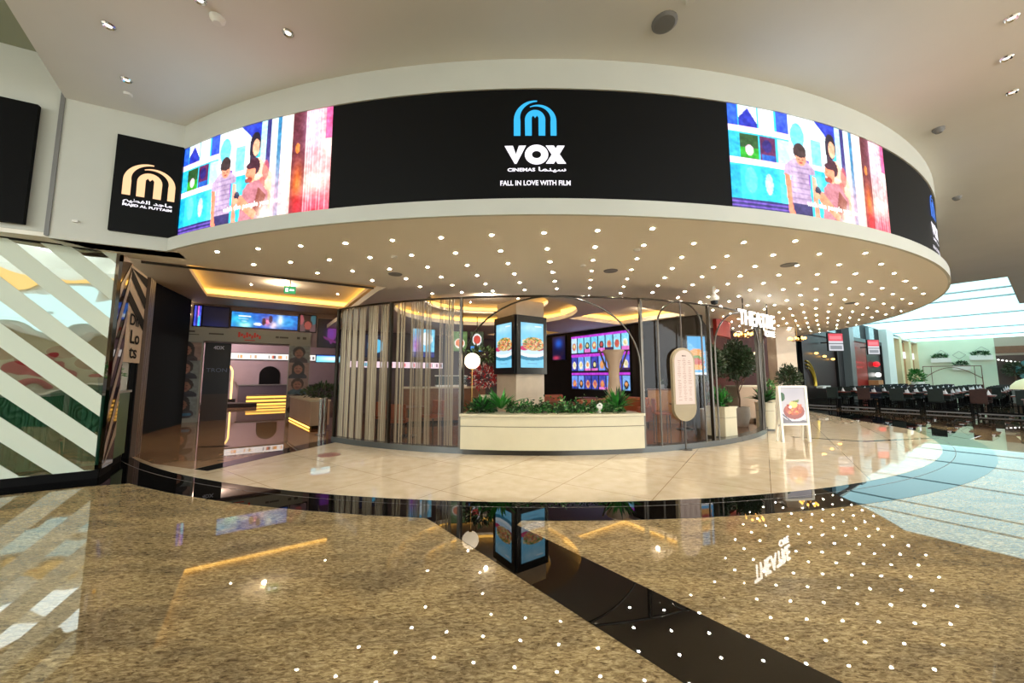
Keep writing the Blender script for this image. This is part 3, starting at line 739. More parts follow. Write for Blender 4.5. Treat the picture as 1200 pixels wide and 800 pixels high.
# side return: narrow mirrored bay with diagonal stripes, then the striped sign and ribbed column
SD = A
ret = thing('mirror_bay', 'narrow mirrored return with dark diagonal stripes beside the striped window', 'shop window', S0 + Vector((.02, .02, 0)), rz(A))
dk_mirror = pm('smoked_mirror', (70, 62, 58), .05, 1.)
MB().box(.03, .52, -.04, 0, .12, 3.42).build('mirror_pane', dk_mirror, ret)
st_m = pm('taupe_stripe', (146, 124, 110), .4)
for k in range(9):
    z = -.4 + k * .62; mb = MB(); P = [(.03, z), (.52, z + .95), (.52, z + 1.2), (.03, z + .25)]
    P = [(x, min(3.42, max(.12, zz))) for x, zz in P]
    if max(p[1] for p in P) - min(p[1] for p in P) > .1: mb.poly([(x, -.046, zz) for x, zz in P]).build('stripe', st_m, ret)
mb = MB(); mb.box(.0, .53, -.03, .02, 0, .12).build('plinth', matte_black, ret)
# green side counter
gc = thing('shop_counter', 'dark olive green shop counter beside the mirrored return', 'counter', S0 + A * .56 + B * .02, rz(A))
olive = pm('olive_panel', (70, 90, 64), .5, noise=(3, .1))
MB().box(0, .8, 0, .5, .14, 1.22).build('body', olive, gc)
MB().box(-.02, .82, -.02, .52, 1.22, 1.26).build('countertop', pm('grey_top', (150, 146, 136), .4), gc)
MB().box(.02, .78, .03, .47, 0, .14).build('plinth', matte_black, gc)
# striped sign panel
ssg = thing('striped_sign', 'tall black and beige striped sign panel with dark lettering by the shop', 'sign', S0 + A * .68 + B * .03 , rz(A) - .03)
beige_p = pm('beige_panel', (196, 172, 142), .5)
MB().box(0, .92, 0, .05, 1.75, 3.42).build('panel', beige_p, ssg); MB().box(.85, .9, .01, .04, 0, 1.75).build('support_post', matte_black, ssg)
for k in range(4):
    z = 2.25 + k * .42; P = [(0, z + .3), (.92, z - .1), (.92, z - .32), (0, z + .1)]
    P = [(x, min(3.37, zz)) for x, zz in P]
    if k > 0: MB().poly([(x, -.006, zz) for x, zz in P]).build('stripe', matte_black, ssg)
lettering('lettering', 'DIP', .6, .2, matte_black, ssg, vert(.46, 2.5, -.01), bold=.02)
lettering('lettering', 'Lo', .5, .24, matte_black, ssg, vert(.5, 2.2, -.01), bold=.02)
lettering('lettering', 'ts', .42, .2, matte_black, ssg, vert(.46, 1.92, -.01), bold=.02)
rib = thing('ribbed_column', 'slanting ribbed brown column at the back corner of the shop', 'column', S0 + A * 1.7 + B * .06, rz(A))
for k in range(4):
    mb = MB(); mb.box(-.035, .035, -.04, .04, 0, 3.43, Matrix.Translation((k * .11, 0, 0)))
    mb.build('rib', [pm('brown_rib_%d' % k, (96 - 8 * (k % 2), 76 - 6 * (k % 2), 62), .4)], rib)
MB().box(-.06, .4, .05, .12, 0, 3.43).build('backing', dark_wall, rib)
gp_ = thing('glass_screen', 'upright pale green glass panel with a bright top edge by the black pier', 'glass panel', (-9.2, 9.08, 0), RB)
MB().box(-.12, .02, -.02, .02, .06, 2.66).build('pane', pm('pale_green_glass', (150, 196, 184), .2, em=(120, 180, 165), es=.18), gp_)
MB().box(-.18, .02, -.04, .04, 2.66, 2.71).build('lit_edge', pm('edge_light', (0, 0, 0), .5, em=(180, 240, 220), es=1.6), gp_)
MB().box(-.18, .02, -.04, .04, 0, .06).build('base_channel', chrome, gp_)
def leaf_cluster(name, mats, parent, c, r, n, size=.06, sc=(1, 1, 1), up=.3, shell_=.55):
    """many small pointed leaves filling a rounded crown"""
    mb = MB(); R_ = random.random
    for k in range(n):
        d = Vector((random.gauss(0, 1), random.gauss(0, 1), random.gauss(0, 1))).normalized()
        q = r * (shell_ + (1 - shell_) * R_()) * (.88 + .12 * math.sin(5 * d.x + 3 * d.z))
        p = Vector((c[0] + d.x * q * sc[0], c[1] + d.y * q * sc[1], c[2] + d.z * q * sc[2]))
        dr = (d + Vector((random.gauss(0, .5), random.gauss(0, .5), up + random.gauss(0, .4)))).normalized()
        sd = dr.cross(Vector((R_() - .5, R_() - .5, R_() - .5))).normalized(); L = size * (.7 + .6 * R_()); nrm = dr.cross(sd)
        mi = 0 if (len(mats) == 1 or R_() < .7) else 1
        mb.poly([p, p + dr * L * .5 + sd * L * .22 + nrm * L * .06, p + dr * L, p + dr * L * .5 - sd * L * .22 + nrm * L * .06], mi=mi)
    return mb.build(name, mats, parent, fix=False)
def blades(name, mats, parent, c, n, L, wdt, spread=.8, droop=.5, h0=.0):
    """arching strap leaves from a crown"""
    mb = MB()
    for k in range(n):
        a = random.random() * 2 * math.pi; l = L * (.6 + .5 * random.random()); sp = spread * (.3 + .8 * random.random())
        d = Vector((math.cos(a), math.sin(a), 0)); sd = Vector((-math.sin(a), math.cos(a), 0)); P = []
        for i in range(6):
            t = i / 5; p = Vector(c) + d * (l * sp * t) + Vector((0, 0, h0 + l * (t * (1.1 - sp * .4) - droop * t * t * sp))); ww = wdt * (math.sin(math.pi * min(1, t * .9 + .12)) + .02)
            P.append((p + sd * ww, p + Vector((0, 0, -ww * .4)), p - sd * ww))
        for i in range(5):
            for m_ in (0, 1): mb.poly([P[i][m_], P[i][m_ + 1], P[i + 1][m_ + 1], P[i + 1][m_]], mi=0 if k % 3 else len(mats) - 1)
    return mb.build(name, mats, parent, fix=False)
pt = thing('potted_plant', 'small leafy plant in a grey pot on the green shop counter', 'plant', S0 + A * .95 + B * -.16 + Vector((0, 0, 1.26)), 0)
MB().lathe([(.001, 0), (.11, 0), (.14, .22), (.12, .22), (.11, .2)], n=18).build('pot', grey_m, pt, smooth=True)
leaf_cluster('foliage', [leafs[3], leafs[1]], pt, (0, 0, .3), .15, 160, .08)

# ================================================================ CAFE FRONT
def cf(a, z, r=CR): return onc(a, z, r, CC)
o = shell(CC, CR + .06, -35, 75, 0, .12, n=80, th=.2).build('glass_wall_plinth', pm('slate_plinth', (84, 86, 84), .25, .4)); o['kind'] = 'structure'
o.name = 'trim_8'
rail = thing('curved_rail', 'thin curved bronze rail along the top of the cafe glass', 'rail', cf(0, 3.08))
mb = MB(); mb.tube([cf(a, 3.1) - rail.location for a in np.linspace(-35, 75, 70)], .022, 8); mb.build('tube', fr_m, rail, smooth=True)
bays = [(-35, -22.7), (-22.7, -11.2), (14.6, 27.8)]
for k, (a0, a1) in enumerate(bays):
    am = (a0 + a1) / 2; gl = thing('glass_partition', ['curved clear glass panel at the left end of the cafe front', 'curved clear glass panel between the left upright and the cream planter', 'curved clear glass panel behind the oval menu sign'][k], 'glass panel', cf(am, .12))
    mb = MB(); N = 14
    for i in range(N):
        b0, b1 = a0 + (a1 - a0) * i / N, a0 + (a1 - a0) * (i + 1) / N
        mb.poly([cf(b0, .12) - gl.location, cf(b1, .12) - gl.location, cf(b1, 3.08) - gl.location, cf(b0, 3.08) - gl.location])
    mb.build('pane', clear, gl, smooth=True, fix=False)
posts = [(-35, 'bronze upright at the left end of the cafe glass'), (-22.7, 'dark bronze upright among the bead curtains'), (-11.2, 'bronze upright at the left end of the cream planter'), (14.6, 'bronze upright at the right end of the cream planter'), (27.8, 'bronze upright beside the square cream planter'), (46.5, 'slim bronze upright under the end of the lit cafe name'), (50.5, 'slim bronze upright left of the rightmost pair'), (55.2, 'rightmost bronze upright of the cafe front')]
for a, l in posts:
    p = cf(a, 0); mb = MB(); mb.box(-.025, .025, -.035, .035, .1, 3.1); o = mb.build('upright_post', fr_m); o.location = p; o.rotation_euler = (0, 0, math.radians(a)); tag(o, l, 'post')
def arch(a0, a1, zt, zs, r, label, rr=CR + .05, zb=.1, a2=None, p_=2.0):
    am = (a0 + a1) / 2; P = [(a0, zb), (a0, zs)]; n = 26
    for i in range(n + 1):
        t = math.pi * (1 - i / n); P.append((am + (a1 - a0) / 2 * math.cos(t), zs + (zt - zs) * math.sin(t)))
    P += [(a1, zs), (a1, zb if a2 is None else a2)]
    root = cf(am, 0); ob = MB().tube([cf(a, z, rr) - root for a, z in P], r, 8).build('metal_arch', fr_m, smooth=True); ob.location = root
    return tag(ob, label, 'arch')
arch(-10.7, 14.1, 3.09, 1.7, .018, 'wide thin metal arch spanning the cream planter', zb=.78, a2=.78)
arch(17.2, 25.6, 3.09, 2.6, .018, 'narrow metal arch framing the oval menu sign')
arch(28.6, 46.2, 3.05, 2.15, .02, 'pale metal arch over the plants under the lit cafe name')
arch(47.5, 58, 3.05, 2.5, .022, 'dark metal arch at the right end of the cafe front')
# bead curtains
tan = pm('tan_bead_strand', (150, 128, 100), .45, .35); tan2 = pm('pale_bead_strand', (186, 164, 134), .4, .35)
cur = [(-35.2, -33.8, 1), (-33.3, -32.4, 1), (-31.9, -30.8, 1), (-30.2, -29.0, 1), (-28.0, -26.2, 1), (-25.3, -23.0, .85), (-22.2, -20.8, .85), (-19.5, -16.2, .66), (-14.8, -12.6, .5)]
for k, (a0, a1, dens) in enumerate(cur):
    am = (a0 + a1) / 2; root = cf(am, 0); n_ = max(6, int((a1 - a0) / .1)); mb = MB()
    for i in range(n_):
        if random.random() > dens and i not in (0, n_ - 1): continue
        a = a0 + (a1 - a0) * i / (n_ - 1); r = CR - .1 + random.uniform(-.015, .015)
        p = cf(a, 0, r) - root; w_ = .0078 if dens == 1 else .0055
        mb.box(p.x - w_, p.x + w_, p.y - w_, p.y + w_, .12, 3.1, mi=i % 2)
    o = mb.build('bead_curtain', [tan, tan2]); o.location = root
    tag(o, ['leftmost dense tan bead curtain behind the cafe glass', 'second dense tan bead curtain from the left', 'third dense tan bead curtain from the left', 'fourth dense tan bead curtain from the left', 'fifth tan bead curtain, wider than the four left of it', 'tan bead curtain just left of the dark upright', 'tan bead curtain just right of the dark upright', 'wide sheer bead curtain before the lit steps', 'sheer bead curtain nearest the globe lamp and planter'][k], 'bead curtain', kind='stuff')

# the long cream planter
pl = thing('planter_box', 'long curved cream planter with hedge in the middle of the cafe front', 'planter', cf(1.7, 0))
def seg(a0, a1, r1, r0, z0, z1, n=24):
    mb = MB(); mb.prism([(x - pl.location.x, y - pl.location.y) for x, y in arc(CC, r1, a0, a1, n) + arc(CC, r0, a1, a0, n)], z0, z1); return mb
seg(-10.9, 14.2, CR + .1, CR - .5, .1, .53).build('body', cream, pl)
seg(-10.9, 14.2, CR + .085, CR - .5, .53, .545).build('groove', groove, pl)
seg(-10.9, 14.2, CR + .1, CR - .5, .545, .72).build('upper_band', cream, pl)
seg(-10.9, 14.2, CR + .085, CR - .5, .72, .73).build('groove', groove, pl)
seg(-11, 14.3, CR + .13, CR - .5, .73, .775).build('rim', cream, pl)
seg(-10.6, 13.9, CR + .08, CR - .45, 0, .1).build('plinth', dark_steel, pl)
hd = thing('hedge', 'low variegated hedge filling the long cream planter', 'hedge', cf(4, .77))
mb = MB()
for k in range(3800):
    a = -4.8 + 17.5 * random.random(); r = CR - .35 + random.gauss(0, .11); z = .77 + abs(random.gauss(0, .09)) + .03 * math.sin(a * 2.3)
    p = cf(a, z, r) - hd.location; d = Vector((random.gauss(0, 1), random.gauss(0, 1) - .4, random.gauss(.5, .6))).normalized(); sd = d.cross(Vector((random.random(), random.random(), random.random()))).normalized(); L = .05 + .03 * random.random()
    mb.poly([p, p + d * L * .5 + sd * L * .3, p + d * L, p + d * L * .5 - sd * L * .3], mi=0 if random.random() < .55 else (1 if random.random() < .6 else 2))
mb.build('foliage', [leafs[0], leafs[1], leafs[3]], hd, fix=False)
bush = thing('leafy_shrub', 'tall arching green plant at the left end of the cream planter by the globe lamp', 'plant', cf(-7.8, .76, CR - .3))
blades('foliage', [leafs[0], leafs[1]], bush, (-.12, 0, 0), 90, .5, .035, 1.0, .5); leaf_cluster('low_foliage', [leafs[0], leafs[1]], bush, (-.1, 0, .1), .22, 400, .09, (1.7, 1, .8))
blades('fronds', [leafs[1]], bush, (.28, 0, .08), 36, .6, .03, .95, .35)
bush2 = thing('leafy_shrub', 'bright green palm-like plant at the right end of the cream planter', 'plant', cf(11.6, .76, CR - .3))
blades('fronds', [leafs[1], leafs[0]], bush2, (0, 0, .05), 80, .62, .028, .95, .42)
fl = thing('white_ornament', 'small white egg-shaped ornament in the hedge right of the column', 'ornament', cf(8.6, .78, CR - .2)); MB().ball((0, 0, .1), .07, (1, 1, 1.3)).build('egg', white_pl, fl, smooth=True); MB().cyl((0, 0, -.02), (0, 0, .04), .03).build('foot', white_pl, fl)
gl = thing('globe_lamp', 'glowing opal globe lamp on a thin stem at the left of the planter', 'lamp', (-.85, 7.85, .74))
MB().ball((0, 0, 1.09), .17, n=16).build('globe', globe_m, gl, smooth=True)
MB().cyl((0, 0, 0), (0, 0, .93), .01).build('stem', brass, gl); MB().cyl((0, 0, 0), (0, 0, .03), .07).build('base', brass, gl); MB().cyl((0, 0, .9), (0, 0, .95), .035).build('collar', brass, gl)

# oval sign on a pole
ov = thing('oval_menu_sign', 'lit oval menu sign with a cream rim on a slim pole before the glass', 'sign', (3.58, 7.72, 0), math.radians(16))
def oval(w, z0, z1, n=20, cut=None):
    r = w / 2; P = []
    for i in range(n + 1):
        t = math.pi * i / n; P.append((r * math.cos(t), z1 - r + r * math.sin(t)))
    if cut is None:
        for i in range(n + 1):
            t = math.pi + math.pi * i / n; P.append((r * math.cos(t), z0 + r + r * math.sin(t)))
    else: P += [(-r, cut), (r, cut)]
    return P
def oval_mesh(P, y0, y1):
    mb = MB(); mb.prism(P, 0, 1)
    for v in mb.bm.verts: x, z, t = v.co.x, v.co.y, v.co.z; v.co = (x, y0 + (y1 - y0) * t, z)
    return mb
oval_mesh(oval(.56, .58, 2.1), -.04, .04).build('oval_case', pm('cream_case', (150, 134, 104), .5), ov, bevel=.01)
face_em = pm('oval_face_light', (0, 0, 0), .5, em=(255, 222, 198), es=.72)
oval_mesh(oval(.47, .9, 2.05, cut=.93), -.05, -.04).build('lit_face', face_em, ov)
menu_ink = pm('menu_ink', (120, 80, 70), .6)
mb = MB()
for r_ in range(26):
    for c_ in range(3):
        x = -.13 + c_ * .13 + random.uniform(-.008, .008); w2 = random.uniform(.018, .045); z = 1.86 - r_ * .034
        if abs(x) > .1 and z > 1.83: continue
        if random.random() < .12: continue
        mb.box(x - w2, x + w2, -.053, -.051, z, z + .007)
mb.build('menu_lines', menu_ink, ov)['kind'] = 'stuff'
lettering('lettering', 'MENU', .1, .03, matte_black, ov, vert(0, 1.93, -.053), bold=.02)
MB().cyl((0, 0, 0), (0, 0, .6), .014).build('pole', fr_m, ov); MB().cyl((0, 0, 2.08), (0, 0, 3.1), .014).build('upper_pole', fr_m, ov); MB().cyl((0, 0, 0), (0, 0, .015), .12).build('base', fr_m, ov)

# lit cafe name
nm = thing('lit_cafe_name', 'white lit cafe name letters standing off the curved glass at the right', 'sign', (5.44, 8.70, 2.74), RB)
name_em = pm('name_letters_light', (0, 0, 0), .5, em=(255, 248, 236), es=4)
lettering('letters', 'THEATRE', 1.98, .36, name_em, nm, vert(1.0, .2, 0), bold=.0, extrude=.03)
lettering('letters', 'CAFE', .56, .15, name_em, nm, vert(1.68, -.12, 0), bold=.0, extrude=.03)
MB().box(0, 2.0, .03, .05, .37, .4).box(.3, .33, .03, .05, .37, .7).box(1.67, 1.70, .03, .05, .37, .7).build('hanger', fr_m, nm)
# security camera
sc_ = thing('security_camera', 'white dome security camera with black lens hanging beside the metal arch', 'camera', cf(26, 3.42, CR + .35))
MB().lathe([(.001, -.4), (.06, -.38), (.075, -.33), (.075, -.31)], n=18).build('dome', black_m, sc_, smooth=True)
MB().lathe([(.078, -.31), (.1, -.3), (.1, -.22), (.04, -.17), (.03, 0), (.001, 0)], n=18).build('housing', white_pl, sc_, smooth=True)

# ================================================================ COLUMN with screens
cl = thing('square_column', 'square stone-tiled column behind the planter', 'column', (.1, 8.98, 0), RB)
MB().box(0, .88, 0, .88, 0, 3.42).build('shaft', stone, cl)
MB().box(-.003, .884, -.003, .884, 1.54, 1.545).build('joint', groove, cl)
def bowl(w, h):
    I = Img(w, h, (120, 200, 235)); I.glow(.5, .12, .5, .12, (190, 230, 245), .8).noise(10, 2, 6, 6)
    I.ell(.5, .74, .62, .1, (30, 110, 140), .8).ell(.5, .66, .6, .11, (235, 245, 250)).ell(.5, .6, .56, .1, (200, 225, 240))
    I.ell(.15, .57, .2, .05, (200, 40, 100)).ell(.8, .57, .2, .05, (170, 30, 60))
    I.ell(.55, .5, .46, .12, (196, 170, 110)).ell(.55, .42, .38, .1, (186, 160, 90))
    r = random.Random(3)
    for k in range(150):
        c = r.choice([(220, 90, 70), (90, 150, 60), (240, 225, 170), (240, 230, 200), (200, 60, 60), (60, 110, 50), (250, 160, 60)])
        a = r.random() * 6.28; q = math.sqrt(r.random()); I.ell(.54 + .46 * q * math.cos(a), .46 + .13 * q * math.sin(a), .045, .014, c, .75)
    I.rect(.3, .9, .7, .91, (90, 130, 170)); I.rect(.62, .07, .9, .085, (240, 250, 255)); return I
bw = bowl(44, 90)
ts = thing('display_screen', 'portrait food screen on the right face of the stone column', 'screen', cl.location + Vector((0, 0, 1.56)), RB)
MB().box(-.03, .915, -.07, 0, 0, 1.46).build('casing', dark_steel, ts)
picture('picture', bw, flat(.09, .80, .16, 1.28, -.075), pic_e, ts)
ts = thing('display_screen', 'portrait food screen on the left face of the stone column', 'screen', cl.location + Vector((0, 0, 1.56)), RB + math.pi / 2)
MB().box(-.03, .915, 0, .07, 0, 1.46).build('casing', black_m, ts)
picture('picture', bw, lambda u, v: (.80 - .71 * u, .075, 1.28 - 1.12 * v), pic_e, ts)

# ================================================================ PLANTERS, TREES, A-FRAME on the right
def box_planter(x, y, r, w, h, label, round_=False):
    t = thing('planter_pot' if round_ else 'planter_box', label, 'planter', (x, y, 0), r)
    if round_:
        MB().lathe([(.001, .06), (w / 2, .06), (w / 2, h * .7), (.001, h * .7)], n=28).build('body', cream, t, smooth=True)
        MB().lathe([(w / 2 - .01, h * .7), (w / 2 - .01, h * .715)], n=28).build('groove', groove, t)
        MB().lathe([(w / 2, h * .715), (w / 2, h - .05), (w / 2 + .02, h - .045), (w / 2 + .02, h), (w / 2 - .04, h), (w / 2 - .04, h - .06), (.001, h - .06)], n=28).build('rim', cream, t, smooth=True)
        MB().lathe([(.001, 0), (w / 2 - .03, 0), (w / 2 - .03, .06), (.001, .06)], n=28).build('plinth', dark_steel, t)
    else:
        for nm_, z0, z1, e, m_ in (('plinth', 0, .1, -.02, dark_steel), ('body', .1, .53, 0, cream), ('groove', .53, .542, -.012, groove), ('upper_band', .542, h - .045, 0, cream), ('rim', h - .045, h, .015, cream)):
            MB().box(-w / 2 - e, w / 2 + e, -w / 2 - e, w / 2 + e, z0, z1).build(nm_, m_, t)
    MB().cyl((0, 0, h - .05), (0, 0, h - .03 + .035), w / 2 - .05).build('soil', soil, t)
    return t
box_planter(5.02, 8.95, math.radians(30), .48, .79, 'square cream planter with a groove right of the glass panel')
box_planter(7.15, 10.5, 0, .46, .78, 'round cream planter nearest the food A-board', True)
box_planter(7.95, 11.45, 0, .5, .8, 'round cream planter half hidden behind the food A-board', True)
p1 = thing('leafy_plant', 'bright green bushy plant in the square cream planter', 'plant', (5.02, 8.95, .78))
blades('fronds', [leafs[1], leafs[0]], p1, (0, 0, 0), 60, .55, .028, .8, .4); leaf_cluster('foliage', [leafs[1], leafs[0]], p1, (0, 0, .22), .27, 300, .08, up=.6)
p2 = thing('leafy_plant', 'dark green broad-leaved plant in the round planter by the A-board', 'plant', (7.15, 10.5, .77))
blades('fronds', [leafs[0], leafs[1]], p2, (0, 0, 0), 60, .6, .05, .95, .45)
p3 = thing('leafy_plant', 'pale green plant showing above the A-board', 'plant', (7.95, 11.45, .79))
leaf_cluster('foliage', [leafs[1], leafs[3]], p3, (0, 0, .3), .35, 220, .1)
def tree(x, y, h, r, label, potlabel, pot=True, n=1500):
    t = thing('potted_tree', label, 'tree', (x, y, 0))
    if pot: MB().lathe([(.001, 0), (.2, 0), (.27, .3), (.27, .58), (.235, .58), (.23, .5), (.001, .5)], n=24).build('pot', pm('grey_pot', (168, 160, 148), .6, noise=(6, .1)), t, smooth=True)
    MB().tube([(0, 0, .45), (.02, 0, .8), (-.01, .01, 1.1), (.01, 0, h - r * .5)], .028).build('trunk', bark, t, smooth=True)
    for k in range(4):
        a = k * 1.7; MB().tube([(0, 0, 1.0 + k * .05), (.12 * math.cos(a), .12 * math.sin(a), 1.25 + .05 * k), (.25 * math.cos(a), .25 * math.sin(a), 1.5)], .012, 6).build('branch', bark, t)
    leaf_cluster('foliage', [leafs[2], leafs[0]], t, (0, 0, h - r), r, n * 3, .1, (1, 1, 1.18), up=.1, shell_=.3)
    return t
tree(6.95, 11.35, 2.55, .55, 'round-headed tree in a grey pot between the two cream planters', '', n=1700)
tree(5.6, 10.6, 2.45, .52, 'dark leafy tree in a grey pot behind the square cream planter', '', n=1400)
tree(10.0, 13.3, 1.9, .4, 'small leafy tree in a pot beside the beige pier', '', n=500)
# A-board
af = thing('a_board', 'white framed A-board poster of a food bowl standing on the floor', 'sign', (6.5, 8.62, 0), math.radians(6))
wf = pm('white_frame', (232, 224, 206), .4)
for s in (-1, 1): MB().box(s * .335 - .028, s * .335 + .028, -.02, .02, 0, 1.28, Matrix.Rotation(math.radians(-1.2), 4, 'X') @ Matrix.Translation((0, -.05, 0))).build('leg', wf, af)
for s in (-1, 1): MB().box(s * .325 - .02, s * .325 + .02, -.02, .02, 0, 1.27, Matrix.Rotation(math.radians(5), 4, 'X') @ Matrix.Translation((0, .13, 0))).build('leg', wf, af)
Mx = Matrix.Rotation(math.radians(-1.2), 4, 'X') @ Matrix.Translation((0, -.05, 0))
MB().box(-.335, .335, -.02, .02, 1.24, 1.29, Mx).box(-.335, .335, -.02, .02, .38, .43, Mx).build('cross_rail', wf, af)
MB().box(-.31, .31, -.005, .012, .42, 1.25, Mx).build('backing_board', grey_m, af)
I = Img(60, 78, (188, 182, 186)); I.glow(.5, .1, .6, .3, (170, 165, 175)); I.poly([(-.1, .75), (1.1, .95), (1.1, 1.1), (-.1, 1.1)], (120, 116, 122)); I.ell(.55, .74, .55, .2, (205, 200, 206)).ell(.5, .66, .43, .22, (150, 90, 84)).ell(.5, .6, .36, .17, (176, 96, 80)).ell(.05, .25, .12, .12, (60, 90, 60))
r = random.Random(8)
for k in range(40): I.ell(.5 + .3 * (r.random() - .5) * 2, .6 + .13 * (r.random() - .5) * 2, .05, .03, r.choice([(190, 100, 70), (150, 60, 60), (214, 150, 90), (200, 120, 100)]))
I.ell(.5, .47, .17, .1, (232, 190, 120)).ell(.36, .54, .06, .04, (250, 240, 240)).poly([(.4, .38), (.75, .33), (.7, .42)], (110, 130, 60)).poly([(0, .7), (.45, .98), (.4, 1.0), (0, .76)], (110, 110, 120))
picture('poster', I, lambda u, v: Mx @ Vector((-.3 + .6 * u, -.008, 1.23 - .8 * v)), pic_p, af)

# ================================================================ ENTRANCE PORTAL with portraits
po = thing('entrance_portal', 'pale printed portal with portrait posts at the cinema entrance', 'portal', on(W1, B, 0, 0, .12), RB)
printm = pm('printed_grey', (134, 138, 132), .6)
MB().box(-.2, .54, -.12, .12, 0, 2.72).build('post', printm, po); MB().box(3.02, 3.72, -.12, .12, 0, 2.72).build('post', printm, po)
MB().box(-.2, 3.72, -.12, .12, 2.7, 3.16).build('lintel', printm, po)
def portraits(seed, n=4):
    r = random.Random(seed); I = Img(30, 120, (150, 156, 154))
    for k in range(n):
        cy = .12 + k * .235; cx = .45 + .1 * (r.random() - .5); hair = r.choice([(54, 34, 26), (40, 30, 28), (30, 26, 28)]); sk = r.choice([(176, 120, 98), (160, 108, 88), (190, 134, 110)])
        I.rect(0, cy - .1, 1, cy + .13, r.choice([(160, 150, 150), (170, 140, 132), (140, 150, 150)]))
        I.ell(cx, cy + .12, .45, .07, r.choice([(40, 44, 60), (70, 110, 130), (60, 50, 60)])); long_ = (seed + k) % 3 == 0
        I.ell(cx, cy - .02, .3, .085 if not long_ else .1, hair); 
        if long_: I.rect(cx - .3, cy, cx + .3, cy + .08, hair)
        I.ell(cx, cy + .005, .2, .065, sk).ell(cx, cy + .03, .1, .012, (130, 70, 66)); I.rect(cx - .12, cy - .012, cx - .04, cy - .004, (50, 34, 30)).rect(cx + .04, cy - .012, cx + .12, cy - .004, (50, 34, 30))
    I.ell(.6, .95, .2, .02, (70, 130, 170)); I.a = I.a * .72 + 8; I.noise(14, seed, 3, 3); return I
picture('portraits', portraits(3), flat(-.18, .5, .15, 2.66, -.125), pic_p, po)
picture('portraits', portraits(5), flat(3.04, 3.7, .15, 2.66, -.125), pic_p, po)
ink = pm('print_ink', (60, 60, 60), .6); redink = pm('red_print_ink', (190, 40, 34), .5)
for x, z, w, h, t_, m_ in ((.2, 2.97, .3, .08, 'VIVA', ink), (.2, 2.86, .42, .05, 'MOVIES', ink), (.86, 2.94, .42, .07, 'Cinemas', ink), (1.78, 2.98, .62, .2, 'Loyalty', redink), (1.8, 2.78, .3, .05, 'now here', redink), (2.75, 2.94, .5, .07, 'Premier', ink), (3.42, 2.95, .32, .08, 'VIP', ink)):
    pass
mb = MB()
for x, z, w, h in ((.2, 3.0, .2, .06), (.2, 2.9, .42, .025), (.86, 2.95, .4, .05), (2.62, 2.94, .1, .07), (2.83, 2.94, .28, .06), (3.3, 2.95, .1, .09), (3.5, 2.95, .12, .09)):
    mb.box(x - w / 2, x + w / 2, -.128, -.124, z - h / 2, z + h / 2)
mb.build('print_marks', ink, po)['kind'] = 'stuff'
mb = MB()
for k in range(9): mb.box(1.46 + k * .075, 1.52 + k * .075, -.128, -.124, 2.88 + .04 * math.sin(k * 2.1), 3.06 - .05 * (k % 3))
mb.box(1.65, 1.95, -.128, -.124, 2.77, 2.8); mb.build('red_print_marks', redink, po)['kind'] = 'stuff'
# dark film poster within the opening
fp = thing('film_poster', 'tall black film poster standing inside the portal on the left', 'poster', on(W1, B, .56, 0, -.05), RB)
MB().box(0, .72, 0, .06, .9, 2.68).build('board', pm('poster_black', (14, 13, 20), .4), fp)
lettering('lettering', '4DX', .3, .12, pm('poster_ink', (170, 175, 195), .5), fp, vert(.38, 2.5, -.01), bold=.04)
lettering('lettering', 'TRON', .56, .13, pm('poster_ink_dim', (90, 96, 120), .5), fp, vert(.36, 1.72, -.01))
MB().box(0, .72, 0, .06, 0, .9).build('base_panel', pm('dark_base', (50, 36, 30), .4), fp)
# screens over the portal
def wallscreen(s0, s1, z0, z1, img, label, mat, W=W1, D=B, off=.05, cat='screen', name='wall_screen'):
    t = thing(name, label, cat, on(W, D, s0, z0, 0), rz(D)); w = s1 - s0; h = z1 - z0
    MB().box(-.03, w + .03, -off, 0, -.03, h + .03).build('frame', black_m, t)
    picture('picture', img, flat(0, w, 0, h, -off - .006), mat, t); return t
I = Img(90, 26, (20, 80, 200)); I.glow(.1, .5, .25, .5, (40, 190, 235)).glow(.85, .5, .2, .5, (30, 150, 220)).glow(.72, .35, .05, .5, (240, 250, 255)).glow(.52, .55, .06, .3, (250, 120, 160)).glow(.62, .75, .06, .3, (255, 220, 230)).ell(.47, .55, .03, .25, (70, 10, 40)).ell(.38, .75, .06, .1, (240, 245, 255)).ell(.57, .35, .03, .25, (60, 20, 60)).rect(.1, .25, .28, .3, (240, 250, 255)).rect(.1, .42, .25, .46, (200, 230, 250)).rect(.15, .58, .22, .62, (200, 230, 250)).glow(.2, .85, .1, .2, (160, 240, 210)).noise(36, 4, 4, 3)
wallscreen(1.23, 3.25, 3.27, 3.8, I, 'wide bright blue film screen above the portal', pic_e)
I = Img(20, 20, (6, 8, 40)); I.glow(.5, 1, .6, .3, (16, 30, 90)); wallscreen(.45, 1.15, 3.23, 3.9, I, 'dark navy screen above the portal left of the bright film screen', pic_dim)
I = Img(12, 24, (70, 80, 210)); I.rect(.3, 0, .5, 1, (20, 20, 90)).rect(.5, 0, .7, .6, (220, 110, 220)).rect(.6, .5, .8, 1, (60, 210, 240)).noise(30, 1, 2, 2); wallscreen(.22, .4, 3.21, 3.9, I, 'narrow upright violet screen at the far left above the portal', pic_e)
I = Img(30, 36, (110, 80, 84)); I.ell(.5, .15, .35, .2, (50, 26, 24)).ell(.85, .25, .2, .3, (60, 110, 120)).ell(.5, .55, .28, .3, (54, 26, 24)).ell(.5, .62, .22, .25, (170, 80, 72)).rect(.35, .85, .65, 1, (40, 20, 26)).ell(.08, .3, .15, .3, (180, 90, 100)); wallscreen(3.34, 3.87, 3.24, 3.87, I, "film poster of a man's red-lit face above the right portal post", pic_dim, cat='poster')
